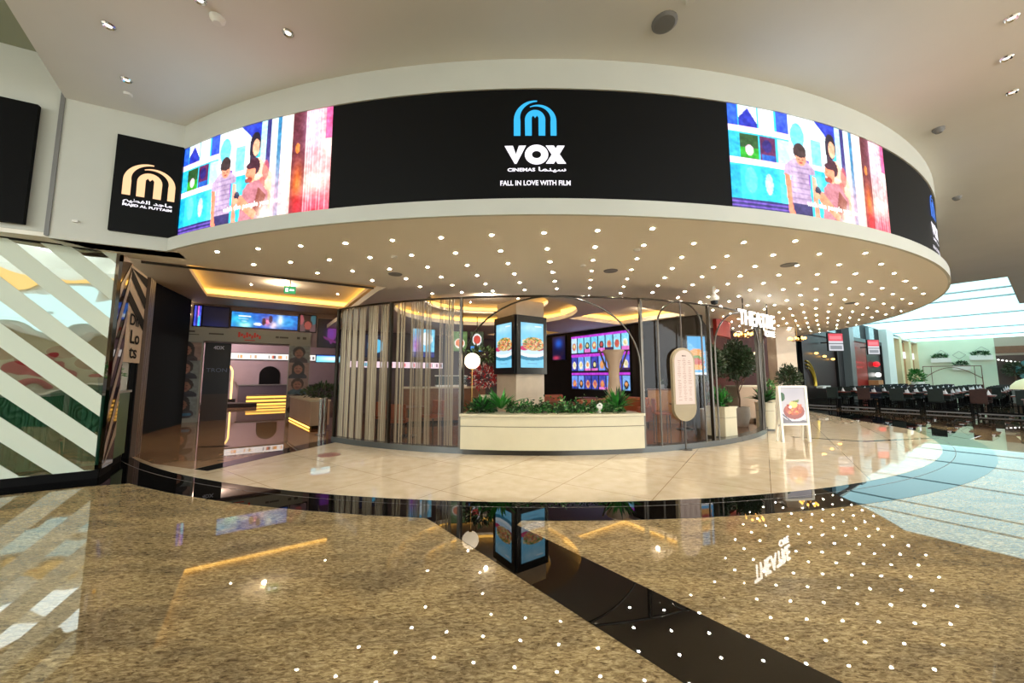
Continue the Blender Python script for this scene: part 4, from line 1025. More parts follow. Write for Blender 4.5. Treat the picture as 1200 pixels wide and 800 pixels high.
I = Img(36, 56, (16, 10, 18)); I.poly([(.4, .1), (.75, .2), (.7, .6), (.5, .9), (.35, .6)], (130, 50, 110)).ell(.5, .14, .12, .06, (190, 70, 110)).glow(.5, .5, .2, .3, (120, 60, 190), .7).poly([(.2, .6), (.95, .85), (.9, .92), (.25, .7)], (120, 40, 110)); wallscreen(3.98, 4.9, 2.67, 3.76, I, 'dark film poster with a magenta winged figure right of the portal', pic_dim, cat='poster')
I = Img(40, 12, (120, 220, 250)); I.glow(.5, .5, .4, .3, (245, 255, 255)).rect(0, 0, 1, .2, (40, 90, 190)); wallscreen(4.0, 5.2, 2.08, 2.36, I, 'glowing pale blue screen strip right of the portal', pic_e, W=on(W1, B, 0, 0, -.4))
ex = thing('exit_sign', 'small green exit sign on the lobby ceiling', 'sign', (-6.1, 9.9, 3.86), RB - .3)
MB().box(-.14, .14, -.015, .015, -.1, .1).build('panel', pm('exit_green', (30, 120, 70), .4, em=(70, 200, 130), es=.5), ex)
mb = MB(); mb.box(-.1, -.04, -.02, -.016, -.05, .05).box(0, .1, -.02, -.016, -.02, .02).build('white_symbol', white_em, ex); MB().cyl((0, 0, .1), (0, 0, .42), .012).build('bracket', grey_m, ex)
wl = [(-10.15, 11.2)]
t = thing('wall_lamp', 'pair of glowing wall lamps on the black wall at the lobby left', 'wall lamp', on(W1, B, .08, 3.5, .05), RB)
MB().ball((0, -.06, .38), .06, (1, .6, 1.4)).build('upper_globe', glow_soft, t, smooth=True); MB().ball((0, -.06, .08), .06, (1, .6, 1.4)).build('lower_globe', glow_soft, t, smooth=True); MB().box(-.03, .03, -.03, 0, 0, .46).build('bracket', brass, t)
# lobby beyond the portal: steps, lit strip, neon arch
stp = thing('lit_steps', 'steps with glowing amber edges inside the cinema lobby', 'steps', (-13.35, 18.6, 0), RB)
for k in range(3):
    MB().box(0, 2.1, k * .32, 1.6, k * .17, k * .17 + .17).build('step', pm('step_stone_%d' % k, (120, 96, 72), .4), stp)
    MB().box(0, 2.1, k * .32 - .012, k * .32, k * .17 + .03, k * .17 + .13).build('light_strip', pm('step_amber', (0, 0, 0), .5, em=(255, 190, 84), es=1.6), stp)
rp = MB().prism([(0, 0), (3.4, 0), (2.2, 1.6), (.0, 1.6)], 0, .2).build('black_platform', pm('platform_carpet', (50, 44, 46), .8)); rp.location = (-15.4, 16.4, 0); rp.rotation_euler = (0, 0, RB); tag(rp, 'low dark platform on the lobby floor before the lit steps', 'platform')
st_ = thing('menu_lightbox', 'long bright white lightbox with red marks on the lobby back wall', 'lightbox', on(LB, B, 5.2, 2.45, 0), RB)
MB().box(0, 6.2, -.08, 0, 0, .4).build('box_frame', black_m, st_)
I = Img(120, 10, (255, 246, 240)); r = random.Random(2)
for k in range(26): x = r.random(); I.rect(x, .3, x + .012, .8, r.choice([(220, 60, 50), (240, 150, 60), (90, 90, 90), (200, 160, 120)]))
picture('picture', I, flat(.03, 6.17, .03, .37, -.09), pic_e, st_)
na = thing('neon_arch', 'glowing amber arch at the lobby counter', 'arch', (-15.5, 19.6, .3), RB)
P = [(-.5, 0, 0), (-.5, 0, 1.4)] + [(-.5 * math.cos(math.pi * i / 16), 0, 1.4 + .5 * math.sin(math.pi * i / 16)) for i in range(17)] + [(.5, 0, 0)]
MB().tube(P, .045).build('light_tube', pm('arch_amber', (0, 0, 0), .5, em=(255, 205, 120), es=2.2), na, smooth=True); MB().box(-.7, .7, -.1, .2, -.3, .0).build('base', dark_wall, na)
ct = thing('lobby_counter', 'dark counter before the lobby back wall', 'counter', on(LB, B, 6.8, 0, .8), RB)
MB().box(0, 5, 0, .6, 0, 1.0).build('body', pm('counter_mauve', (84, 74, 84), .5), ct); MB().box(-.05, 5.05, -.05, .65, 1.0, 1.05).build('countertop', grey_m, ct)
dr_ = thing('arched_doorway', 'dark arched doorway in the lobby back wall', 'doorway', on(LB, B, 8.2, 0, .02), RB)
P = [(-.5, 0), (.5, 0), (.5, 1.6)] + [(.5 * math.cos(math.pi * i / 12), 1.6 + .5 * math.sin(math.pi * i / 12)) for i in range(1, 12)] + [(-.5, 1.6)]
oval_mesh(P, -.04, 0).build('opening', matte_black, dr_)
ll = bpy.data.lights.new('lobby_fill', 'POINT'); ll.energy = 260; ll.color = (1, .8, .82); ll.shadow_soft_size = .05  # point light without a fitting, added to brighten the lobby
lo_ = bpy.data.objects.new('lobby_fill', ll); COL.objects.link(lo_); lo_.location = (-14.5, 18.0, 3.8)
# low planter, bollards by the lobby
lp = thing('planter_box', 'low beige planter with a lit foot between lobby and cafe glass', 'planter', (-5.35, 10.9, 0), RB + math.pi / 2 + .1)
MB().box(0, 3.2, 0, .5, .1, .78).build('body', warm_wall, lp); MB().box(-.02, 3.22, -.02, .52, .78, .82).build('rim', cream, lp); MB().box(.05, 3.15, .05, .45, 0, .1).build('plinth', matte_black, lp)
MB().box(0.02, 3.18, .5, .515, .03, .07).build('light_strip', glow_warm, lp)
sh_ = thing('leafy_shrub', 'dark bushy plants in the low beige planter by the lobby', 'plant', (-6.2, 12.2, .8)); leaf_cluster('foliage', [leafs[0], leafs[2]], sh_, (0, 0, .22), .4, 600, .12, (1.6, 1.6, .7))
for x, y, l in ((-5.2, 10.35, 'round steel bollard nearest the cafe glass'), (-5.0, 9.75, 'round steel bollard standing just in front of the other')):
    t = thing('bollard', l, 'bollard', (x, y, 0)); MB().cyl((0, 0, .02), (0, 0, .9), .055, n=20).build('post', chrome, t, smooth=True); MB().cyl((0, 0, 0), (0, 0, .02), .12, n=20).build('base', chrome, t, smooth=True); MB().ball((0, 0, .9), .055, (1, 1, .4)).build('cap', chrome, t, smooth=True)
o = MB().prism([(0, 0), (.55, .1), (.53, .2), (-.02, .1)], 0, .003).build('floor_slot', matte_black); o.location = (-6.66, 7.93, .0075); tag(o, 'dark slot cover on the lobby floor left of the diagonal black strip', 'floor plate')
o = MB().cyl((0, 0, 0), (0, 0, .003), .2, n=30).build('floor_sticker', pm('worn_red_print', (150, 100, 84), .3)); o.location = (-3.5, 7.2, .0045); tag(o, 'faint red round floor sticker before the bead curtains', 'sticker')

# ================================================================ CAFE INTERIOR
I = Img(120, 78, (10, 8, 20)); r = random.Random(11)
for row, (y0, y1) in enumerate(((.02, .33), (.36, .66), (.69, .98))):
    I.rect(0, y0, 1, y0 + .045, (190, 60, 210))
    for k in range(8):
        x0, x1 = k / 8 + .006, (k + 1) / 8 - .006
        I.rect(x0, y0 + .05, x1, y1, r.choice([(110, 200, 240), (130, 210, 245), (150, 215, 240), (190, 220, 240)] if row == 0 else [(110, 150, 235), (90, 100, 210), (170, 200, 240), (60, 70, 170), (120, 170, 230)]))
        I.ell((x0 + x1) / 2, y0 + .2, .035, .07, r.choice([(30, 24, 30), (210, 150, 100), (240, 230, 210), (200, 110, 80)])).ell((x0 + x1) / 2, y0 + .19, .02, .04, r.choice([(220, 150, 90), (220, 210, 150), (200, 90, 90)]))
        if r.random() < .4: I.rect(x0, y0 + .25, x1, y1, r.choice([(220, 120, 200), (60, 30, 80), (40, 60, 150)]))
I.noise(22, 7, 2, 2)
wallscreen(.05, 3.1, .95, 3.25, I, 'large menu screen wall with rows of dishes and purple headers', pic_e, W=WM, D=An, name='menu_screen')
I = Img(20, 30, (8, 10, 50)); I.glow(.5, .3, .3, .2, (20, 90, 200)).glow(.3, .9, .3, .1, (200, 60, 90)); wallscreen(-1.2, -.35, 2.25, 3.3, I, 'dark blue screen on the cafe wall right of the column', pic_e, W=WM, D=An)
I = Img(24, 30, (70, 170, 230)); I.ell(.5, .45, .4, .12, (230, 150, 60)).ell(.5, .58, .42, .07, (90, 140, 50)).ell(.5, .68, .42, .1, (190, 60, 50)).ell(.5, .8, .42, .08, (235, 160, 70)).rect(0, .92, 1, 1, (240, 240, 250))
wallscreen(0, .52, 0, .95, I, 'bright burger screen behind the oval menu sign', pic_e, W=Vector((4.35, 9.15, 0)), D=Vector((.97, .24, 0)).normalized(), name='display_screen')
bpy.data.objects['display_screen.002'].location.z = 1.55
MB().box(.2, .32, 0, .05, -1.55, 0).build('stand_post', dark_steel, bpy.data.objects['display_screen.002'])
def tv(x, y, z, w, h, r_, img, label): 
    t = thing('hanging_screen', label, 'screen', (x, y, z), r_)
    MB().box(-w / 2 - .02, w / 2 + .02, 0, .05, -.02, h + .02).build('casing', black_m, t); picture('picture', img, flat(-w / 2, w / 2, 0, h, -.006), pic_e, t)
    MB().cyl((0, .02, h), (0, .02, 3.42 - z), .012).build('bracket', dark_steel, t)
I1 = Img(30, 30, (90, 120, 70)); I1.ell(.5, .6, .35, .25, (240, 230, 215)).ell(.5, .58, .28, .18, (220, 120, 70)).noise(25, 3, 3, 3)
I2 = Img(30, 30, (30, 50, 30)); I2.ell(.5, .4, .35, .3, (235, 240, 240)).ell(.5, .4, .28, .22, (190, 60, 50)).rect(0, .75, 1, 1, (60, 140, 220)).noise(25, 4, 3, 3)
tv(-1.66, 11.6, 2.3, .46, .62, .1, I1, 'hanging menu screen of a salad behind the sheer curtain'); tv(-1.12, 11.7, 2.3, .4, .62, .1, I2, 'hanging menu screen of a red dish left of the column')
I3 = Img(30, 40, (110, 200, 235)); I3.ell(.6, .35, .3, .22, (235, 250, 255)).glow(.2, .6, .2, .3, (180, 90, 200)).rect(0, .8, 1, 1, (30, 40, 120)).noise(20, 5, 3, 3)
tv(-3.0, 12.4, 2.15, .75, .95, .5, I3, 'blue and white film screen seen between the bead curtains'); 
I4 = Img(30, 40, (10, 20, 50)); I4.ell(.6, .5, .35, .3, (90, 190, 230)).ell(.5, .4, .15, .2, (200, 240, 250)); tv(-5.0, 13.2, 2.2, .8, .8, .5, I4, 'dark screen with a blue glow behind the left bead curtains')
t = thing('menu_lightbox', 'pink-white lit menu strip across the back of the cafe', 'lightbox', on(WK, B, -2.5, 1.85, .05), RB); MB().box(0, 4.1, -.05, 0, 0, .3).build('box_frame', black_m, t)
I = Img(120, 8, (246, 214, 226)); r = random.Random(5)
for k in range(22): x = r.random(); I.rect(x, .2, x + .02, .8, r.choice([(120, 200, 220), (240, 120, 130), (250, 250, 255), (120, 90, 110)]))
picture('picture', I, flat(.03, 4.07, .02, .28, -.06), pic_e, t)
# counter
ct = thing('cafe_counter', 'brown wood cafe counter left of the column', 'counter', (-3.4, 11.6, 0), .25)
MB().box(0, 2.6, 0, .7, .1, 1.12).build('body', wood, ct); MB().box(-.04, 2.64, -.04, .74, 1.12, 1.17).build('countertop', stone, ct); MB().box(.04, 2.56, .04, .66, 0, .1).build('plinth', matte_black, ct)
cs = thing('counter_display', 'white glass display case on the cafe counter', 'display case', (-2.0, 12.1, 1.17), .25); MB().box(-.5, .5, -.18, .18, 0, .06).build('base', white_pl, cs); MB().box(-.5, .5, -.18, .18, .06, .34).build('glass_case', pale_glass, cs); MB().box(-.52, .52, -.2, .2, .34, .37).build('lid', white_pl, cs)
# flower arrangement tree by the column
ft = thing('flower_arrangement', 'tall arrangement of red flowers and branches left of the column', 'flowers', (-.75, 10.1, 0)); MB().lathe([(.001, 0), (.22, 0), (.26, .5), (.16, 1.0), (.13, 1.0), (.12, .9), (.001, .9)], n=20).build('vase', cream, ft, smooth=True)
redf = pm('red_flower', (170, 34, 40), .6); whitef = pm('white_flower', (220, 200, 190), .6)
leaf_cluster('flowers', [redf, whitef], ft, (0, 0, 1.5), .42, 420, .1, (1, 1, .9)); leaf_cluster('foliage', [leafs[2], leafs[3]], ft, (-.05, 0, 2.1), .42, 300, .14, (1.3, 1.3, .5))
# sofas
def sofa(x, y, r_, label):
    t = thing('sofa', label, 'sofa', (x, y, 0), r_)
    MB().box(-.8, .8, -.35, .35, .12, .42).build('seat', leather, t, bevel=.05); MB().box(-.8, .8, .22, .42, .3, .85).build('backrest', leather, t, bevel=.06)
    for s in (-1, 1): MB().box(s * .85 - .07, s * .85 + .07, -.36, .42, .12, .6).build('armrest', leather, t, bevel=.05)
    for s in (-1, 1):
        for q in (-1, 1): MB().cyl((s * .7, q * .28, 0), (s * .7, q * .28, .13), .02).build('leg', dark_steel, t)
sofa(1.3, 12.95, .5, 'rust leather sofa just right of the stone column'); sofa(2.35, 11.2, RB + math.pi, 'rust leather sofa with its back to the planter')
sofa(3.5, 11.95, -.9, 'rust leather sofa below the menu screen wall')
def ctable(x, y, label):
    t = thing('cafe_table', label, 'table', (x, y, 0)); MB().cyl((0, 0, .7), (0, 0, .74), .38, n=28).build('tabletop', wood, t); MB().cyl((0, 0, .03), (0, 0, .7), .035).build('pedestal', dark_steel, t); MB().cyl((0, 0, 0), (0, 0, .03), .22, n=24).build('base', dark_steel, t)
ctable(1.4, 11.3, 'round wooden cafe table near the stone column'); ctable(2.75, 13.5, 'round wooden cafe table by the menu screen wall'); ctable(4.9, 10.6, 'round wooden cafe table behind the glass with the oval sign'); ctable(-2.6, 9.4, 'round wooden cafe table behind the sheer bead curtains')
def cchair(x, y, r_, label, m_=leather):
    t = thing('cafe_chair', label, 'chair', (x, y, 0), r_)
    MB().box(-.22, .22, -.22, .22, .42, .5).build('seat', m_, t, bevel=.02); MB().box(-.22, .22, .17, .23, .5, .86).build('backrest', m_, t, bevel=.02)
    for s in (-1, 1):
        for q in (-1, 1): MB().cyl((s * .19, q * .19, 0), (s * .18, q * .18, .43), .014).build('leg', dark_steel, t)
cchair(-2.1, 9.9, -.6, 'rust cafe chair behind the sheer bead curtain nearest the planter'); cchair(-3.2, 9.6, 1.3, 'rust cafe chair behind the wide bead curtain'); cchair(-2.7, 8.85, 3.2, 'rust cafe chair with its back to the bead curtains'); cchair(4.3, 10.7, 1.4, 'rust cafe chair left of the oval sign pole'); cchair(5.3, 11.1, -.8, 'rust cafe chair right of the oval sign pole')
vs_ = thing('sculpted_pillar', 'tan sculpted vase-like pillar before the menu screens', 'sculpture', (2.85, 10.3, 0))
MB().lathe([(.001, 0), (.15, 0), (.11, .25), (.15, .7), (.19, 1.1), (.14, 1.5), (.16, 1.85), (.3, 2.22), (.28, 2.24), (.001, 2.1)], n=26).build('body', warm_wall, vs_, smooth=True)
for s in (-1, 1): MB().tube([(0, 0, 1.5), (s * .22, 0, 1.75), (s * .4, 0, 2.25)], .025).build('branch', bark, vs_)
# booth shelves on the right
sh2 = thing('wood_partition', 'low wooden partition behind the glass with the oval sign', 'partition', (4.45, 12.1, 0), -.3); MB().box(0, 1.1, 0, .3, 0, 1.05).build('body', wood_l, sh2); MB().box(-.02, 1.12, -.02, .32, 1.05, 1.1).build('top', wood, sh2)
tp = thing('leafy_plant', 'small dark plant on the wooden partition', 'plant', (4.9, 12.1, 1.1)); blades('fronds', [leafs[0]], tp, (0, 0, .1), 26, .3, .03); MB().cyl((0, 0, 0), (0, 0, .14), .08).build('pot', grey_m, tp)
# red bulkhead, chandelier, warm shop behind the trees
rb = thing('red_bulkhead', 'red bulkhead above the trees at the cafe right side', 'bulkhead', (6.75, 12.0, 2.85), RB)
MB().prism([(2.0 * math.sin(t * .1), .35 - .35 * math.cos(t * .16)) for t in range(0, 10)] + [(2.0 * math.sin(t * .1), .47 - .35 * math.cos(t * .16)) for t in range(9, -1, -1)], 0, .56).build('panel', red_m, rb)
_q = [(5.82, 11.3), (7.62, 14.2), (7.45, 14.3), (5.7, 11.45)]
struct('wall_cafe_corner', MB().prism(_q, 0, 3.42), dark_wall)
wallrun('wall_cafe_side', Vector((7.6, 14.2, 0)), B, 0, 7.5, 0, 3.42, pm('red_brown_wall', (66, 27, 19), .6, noise=(2, .2), spec=.2))
for x, y, l in ((7.55, 11.9, 'amber chandelier glowing above the round-headed tree'), (10.3, 13.2, 'amber chandelier glowing by the beige pier')):
    t = thing('chandelier', l, 'chandelier', (x, y, 3.42)); MB().cyl((0, 0, -.55), (0, 0, 0), .01).build('rod', brass, t); MB().ball((0, 0, -.6), .05).build('hub', brass, t, smooth=True)
    for k in range(8):
        a = k * math.pi / 4; p = (.24 * math.cos(a), .24 * math.sin(a), -.55); b2 = MB().tube([(0, 0, -.6), (.14 * math.cos(a), .14 * math.sin(a), -.66), p], .007, 6).build('arm', brass, t); MB().ball(p, .035, (1, 1, 1.4), n=8).build('bulb', pm('amber_bulb_%d' % k, (0, 0, 0), .5, em=(255, 180, 80), es=7), t)
hp = thing('host_stand', 'cream host stand with brown panel behind the round planters', 'stand', (7.9, 12.6, 0), .3); MB().box(-.5, .5, -.2, .2, 0, 1.15).build('body', warm_wall, hp); MB().box(-.54, .54, -.24, .24, 1.15, 1.2).build('top', cream, hp)
sg2 = thing('gold_lettering_sign', 'small gold lettering on the red-brown wall behind the trees', 'sign', on(Vector((7.6, 14.2, 0)), B, 3.4, 2.3, .02), RB)
lettering('lettering', 'THEATRE CAFE', 1.4, .12, glow_soft, sg2, vert(0, .22, -.01)); lettering('lettering', 'BY CINEMAS', 1.1, .1, glow_soft, sg2, vert(.1, 0, -.01))
cw = bpy.data.lights.new('cafe_fill', 'POINT'); cw.energy = 60; cw.color = (1, .82, .6); cw.shadow_soft_size = .05  # added fill light with no fitting, up in the round cafe recess
co_ = bpy.data.objects.new('cafe_fill', cw); COL.objects.link(co_); co_.location = (-.75, 11.05, 3.95)
cw2 = bpy.data.lights.new('cafe_fill', 'POINT'); cw2.energy = 25; cw2.color = (1, .78, .55); cw2.shadow_soft_size = .05  # second added cafe fill, no fitting, in the square recess
co2 = bpy.data.objects.new('cafe_fill', cw2); COL.objects.link(co2); co2.location = (4.4, 11.6, 3.65)
cw3 = bpy.data.lights.new('tray_fill', 'POINT'); cw3.energy = 45; cw3.color = (1, .76, .5); cw3.shadow_soft_size = .05  # unseen point light added inside the entrance tray
co3 = bpy.data.objects.new('tray_fill', cw3); COL.objects.link(co3); co3.location = (-6.9, 10.8, 4.2)

# ================================================================ FOOD COURT
def ft_chair(m_, group):
    t = thing('dining_chair', 'x', 'chair', (0, 0, 0), 0, group)
    mb = MB(); mb.box(-.22, .22, -.22, .22, .42, .5); mb.build('seat', m_, t, bevel=.02)
    mb = MB(); mb.box(-.22, .22, .18, .24, .44, .98); mb.build('backrest', m_, t, bevel=.02)
    for s in (-1, 1):
        for q in (-1, 1): MB().box(s * .19 - .018, s * .19 + .018, q * .19 - .018, q * .19 + .018, 0, .43).build('leg', matte_black, t)
    return t
kinds = [ft_chair(dark_fab, 'dark green food court chairs'), ft_chair(brown_fab, 'brown food court chairs'), ft_chair(navy_fab, 'navy food court chairs')]
klab = ['dark green upholstered chair at a red-brown food court table', 'brown upholstered chair at a red-brown food court table', 'navy upholstered chair at a red-brown food court table']
used = [False] * 3
tb = thing('dining_table', 'square red-brown food court table laid with white napkins', 'table', (0, 0, 0), 0, 'red-brown food court tables')
MB().box(-.42, .42, -.38, .38, .71, .76).build('tabletop', mahog, tb); MB().box(-.04, .04, -.04, .04, .03, .71).build('pedestal', matte_black, tb); MB().box(-.26, .26, -.26, .26, 0, .03).build('base', matte_black, tb)
npk = MB().lathe([(.07, 0), (.05, .06), (.001, .2)], n=8).build('folded_napkin', napkin); npk.location = (0, 0, 0)
tag(npk, 'white folded napkin standing on a food court table', 'napkin', 'napkins on the food court tables')
cup = MB().lathe([(.001, 0), (.03, 0), (.035, .12), (.03, .12), (.028, .02), (.001, .02)], n=10).build('drinking_glass', napkin); tag(cup, 'pale drinking glass on a food court table', 'glass', 'glasses on the food court tables')
first = True; rnd = random.Random(9)
for ia in range(10):
    for ib in range(8):
        p = Vector((16.3, 18.9, 0)) + An * (ia * 1.12 - 2.0) + B * (ib * 1.95 + .2)
        if ib > 3 and ia > 8: continue
        if (p - Vector((15.43, 19.88, 0))).dot(A) > -1.1 or (p - Vector((22.3, 15.7, 0))).length < 1.7: continue
        t = tb if first else dup(tb, p, RB)
        if first: tb.location = p; tb.rotation_euler = (0, 0, RB); 
        for q in (-1, 1):
            n1 = npk if (first and q == -1) else npk.copy()
            if n1 is not npk: COL.objects.link(n1)
            n1.location = p + An * (q * .2) + B * rnd.uniform(-.1, .1) + Vector((0, 0, .76))
            if rnd.random() < .7:
                g1 = cup if cup.location.length < .01 else cup.copy()
                if g1 is not cup: COL.objects.link(g1)
                g1.location = p + An * (q * .1) + B * (.22 * q) + Vector((0, 0, .76))
        for q in (-1, 1):
            for (dx, dy, rot) in (((0, q * .62), (0, 0), 0),):
                k = rnd.choice([0, 0, 1, 0, 2]); pos = p + B * (q * .66) + An * rnd.uniform(-.06, .06); rot = RB - math.pi / 2 if q > 0 else RB + math.pi / 2
                if used[k]: dup(kinds[k], pos, rot, klab[k])
                else: kinds[k].location = pos; kinds[k].rotation_euler = (0, 0, rot); kinds[k]['label'] = klab[k]; used[k] = True
        first = False
# low planter barrier along the hall side of the tables
for k in range(7):
    p = Vector((15.2, 18.3, 0)) + An * (k * 1.35 - .6)
    t = thing('barrier', 'low black barrier with dark hedge along the food court edge', 'barrier', p, RA, 'black barriers along the food court edge') if k == 0 else dup(bar0, p, RA)
    if k == 0:
        bar0 = t; MB().box(0, 1.25, -.02, .02, .1, .16).build('lower_rail', matte_black, t); MB().box(0, 1.25, -.015, .015, .4, .43).build('top_rail', matte_black, t)
        for x in (0.02, 1.23): MB().box(x - .02, x + .02, -.02, .02, 0, .46).build('post', matte_black, t)
        MB().box(0, 1.25, -.012, .012, .05, .1).build('foot_strip', grey_m, t)
_before = set(bpy.data.objects)
# storefront details
def pan(name, label, cat, s0, s1, z0, z1, mat, off=.03, W=P2, D=B, extra=None):
    o = MB().box(0, s1 - s0, -off, 0, 0, z1 - z0).build(name, mat); o.location = on(W, D, s0, z0, .001); o.rotation_euler = (0, 0, rz(D)); return tag(o, label, cat) if cat else o
I = Img(30, 34, (200, 200, 206)); I.rect(0, 0, 1, .45, (214, 34, 60)).rect(.1, .15, .9, .35, (240, 110, 120)).rect(0, .55, 1, .62, (90, 90, 96)).rect(.1, .7, .9, .9, (120, 124, 130))
def hang(s, z0, z1, w, label, off=.45):
    t = thing('hanging_screen', label, 'screen', on(P2, B, s, z0, off), RB - .55); MB().box(-.03, w + .03, 0, .06, -.03, z1 - z0 + .03).build('casing', black_m, t); picture('picture', I, flat(0, w, 0, z1 - z0, -.008), pic_e, t); MB().cyl((w / 2, .05, (z1 - z0) / 2), (w / 2 - .26, .46, (z1 - z0) / 2), .03).build('bracket', dark_steel, t)
hang(2.3, 2.62, 3.36, .65, 'hanging red and white screen at the nearest dark storefront'); hang(8.4, 2.68, 3.42, .62, 'hanging red and white screen at the red-lit storefront')
def store(name, label, s0, s1, z1, inner, trims, off=.0):
    t = thing(name, label, 'storefront', on(P2, B, s0, 0, .02), RB); w = s1 - s0
    MB().box(.08, w - .08, -.02, 0, .376, z1).build('glazed_front', inner, t)
    for x in (0, w - .12): MB().box(x, x + .12, -.12, 0, .376, z1 + .2).build('side_post', trims, t)
    MB().box(0, w, -.12, 0, z1, z1 + .2).build('header', trims, t); return t
s1_ = store('storefront', 'dark storefront with amber lamps and a golden arch nearest the pier', .2, 4.7, 3.3, pm('dark_interior', (30, 16, 12), .35, spec=.2), black_m)
for x, z in ((1.6, 2.5), (2.6, 2.4), (3.7, 2.3)): MB().ball((x, -.12, z), .07, (1.6, 1, .7), n=8).build('lamp', pm('amber_lamp', (0, 0, 0), .5, em=(255, 190, 90), es=4), s1_)
mb = MB()
for k in range(3): mb.tube([(.9 + .75 * math.cos(math.pi - math.pi * i / 16) * (1 - k * .16) + .3, -.06 - .02 * k, 1.2 + .95 * math.sin(math.pi - math.pi * i / 16) * (1 - k * .16)) for i in range(9, 17)][::1] if False else [(.5 + (1.0 - k * .15) * math.sin(math.pi / 2 * i / 12), -.06 - .02 * k, 1.1 + (1.05 - k * .15) * math.cos(math.pi / 2 * i / 12)) for i in range(13)], .035)
mb.build('golden_arch', pm('gold_leaf', (200, 170, 60), .3, .8), s1_)
MB().box(1.6, 2.6, -.25, -.03, 1.0, 1.1).build('white_shelf', white_pl, s1_)
s2_ = store('storefront', 'storefront with a red-lit interior between black piers', 6.9, 13.0, 3.35, pm('red_interior', (120, 14, 12), .3, em=(160, 10, 8), es=.12), black_m)
MB().box(3.0, 5.9, -.03, -.021, .376, 3.3).build('dark_side_bay', pm('dark_bay', (20, 18, 20), .3), s2_); MB().box(2.6, 3.6, -.5, -.1, .376, 1.3).build('lit_counter', wood_l, s2_); MB().ball((4.3, -.15, 2.2), .16, n=10).build('red_lamp', pm('red_lamp', (0, 0, 0), .5, em=(220, 30, 40), es=1.2), s2_); MB().ball((4.5, -.15, 1.6), .13, n=10).build('white_lamp', white_em, s2_)
mb = MB(); mb.box(.5, 2.3, -.03, -.021, 2.2, 2.3).box(.6, 2.2, -.03, -.021, 1.95, 2.05).build('red_sign_lines', pm('dim_red_light', (0, 0, 0), .5, em=(200, 40, 30), es=.5), s2_)
pan('shop_pier', 'pale grey metal pier left of the red-lit storefront', 'pier', 6.0, 6.7, .376, 4.4, pm('pale_metal', (130, 134, 134), .3, .6), .3)
pan('shop_pier', 'wide bright white pier left of the wooden bays', 'pier', 13.2, 14.9, .376, 4.4, pm('white_pier', (222, 232, 226), .4), .35)
gl_bl = pm('pale_blue_glass', (150, 176, 184), .2)
for s0, s1, l in ((7.0, 8.6, 'pale glass transom above the red-lit storefront, the wider one'), (10.4, 11.4, 'narrow pale glass transom above the red-lit storefront'), (2.9, 4.6, 'pale glass transom over the dark storefront with lamps')):
    pan('transom_window', l, 'window', s0, s1, 3.55, 4.3, gl_bl, .14)
s3_ = thing('storefront', 'storefront of wooden bays between pale piers', 'storefront', on(P2, B, 15.3, 0, .02), RB)
for x0, x1 in ((0, 1.3), (2.0, 4.2), (4.9, 7.0), (7.5, 8.4)): MB().box(x0, x1, -.05, 0, .376, 3.85).build('wood_panel', wood_l, s3_)
for x, w in ((1.3, .7), (4.2, .7), (7.0, .5)): MB().box(x, x + w, -.3, 0, .376, 4.1).build('pier', pm('cream_pier', (226, 214, 170), .5), s3_)
for x0, x1 in ((2.2, 4.0), (5.1, 6.8)): MB().box(x0, x1, -.12, -.05, 2.75, 3.2).build('lit_panel', pm('white_panel_light', (0, 0, 0), .5, em=(250, 255, 250), es=1.0), s3_)
MB().box(-.3, 8.6, -.3, 0, 3.95, 4.07).build('cornice', white_pl, s3_)
for x0, x1 in ((.2, 3.2), (4.6, 7.6)): MB().box(x0, x1, -.1, 0, 4.12, 4.38).build('louvre', pm('grey_louvre', (62, 74, 78), .5), s3_)
gpl = thing('leafy_plant', 'bright green tall plant before the wooden bays', 'plant', on(P2, B, 16.3, .376, 1.0)); leaf_cluster('foliage', [leafs[1], leafs[3]], gpl, (0, 0, 1.1), .34, 350, .2, (1, 1, 1.5)); MB().lathe([(.001, 0), (.25, 0), (.3, .8), (.001, .8)], n=16).build('pot', white_pl, gpl)
# far wall decoration
for s, z, w, l, g in ((1.05, 2.5, .95, 'white wall box with green plants, left one on the far wall', 0), (1.95, 1.95, .8, 'lowest white wall box with green plants on the far wall', 0), (2.85, 2.62, 1.0, 'white wall box with green plants, right one on the far wall', 0)):
    t = thing('wall_planter', l, 'planter', on(P1, D1, s, z, 0), rz(D1)); MB().box(-w / 2, w / 2, -.3, 0, 0, .32).build('box', white_pl, t); leaf_cluster('foliage', [leafs[0], leafs[1]], t, (0, -.15, .42), .22, 220, .14, (w * 1.9, .7, .8))
tl = thing('trellis', 'dark arched metal trellis along the foot of the far wall', 'trellis', on(P1, D1, 1.45, .376, .3), rz(D1))
MB().tube([(-1.3, 0, 0), (-1.3, 0, 1.85), (1.35, 0, 1.85), (1.35, 0, 0)], .03).build('frame', wood, tl); MB().tube([(-1.3 + 2.65 * i / 20, 0, 1.0 + .75 * math.sin(math.pi * i / 20)) for i in range(21)], .02).build('arch', wood, tl); MB().tube([(-.9, 0, 0), (-.9, 0, 1.85)], .015).build('bar', wood, tl); MB().tube([(1.05, 0, 0), (1.05, 0, 1.85)], .015).build('bar', wood, tl)
for s, z, l in ((1.1, 3.1, 'pale diamond trellis above the left wall planter'), (1.9, 3.0, 'pale diamond trellis in the middle of the far wall'), (2.9, 3.25, 'pale diamond trellis above the right wall planter')):
    o = MB().tube([(-.3, 0, 0), (0, 0, .28), (.3, 0, 0), (0, 0, -.28)], .012, 6, closed=True).build('diamond_trellis', grey_m); o.location = on(P1, D1, s, z, .04); o.rotation_euler = (0, 0, rz(D1)); tag(o, l, 'trellis')
_walls |= set(bpy.data.objects) - _before; _before = set(bpy.data.objects)
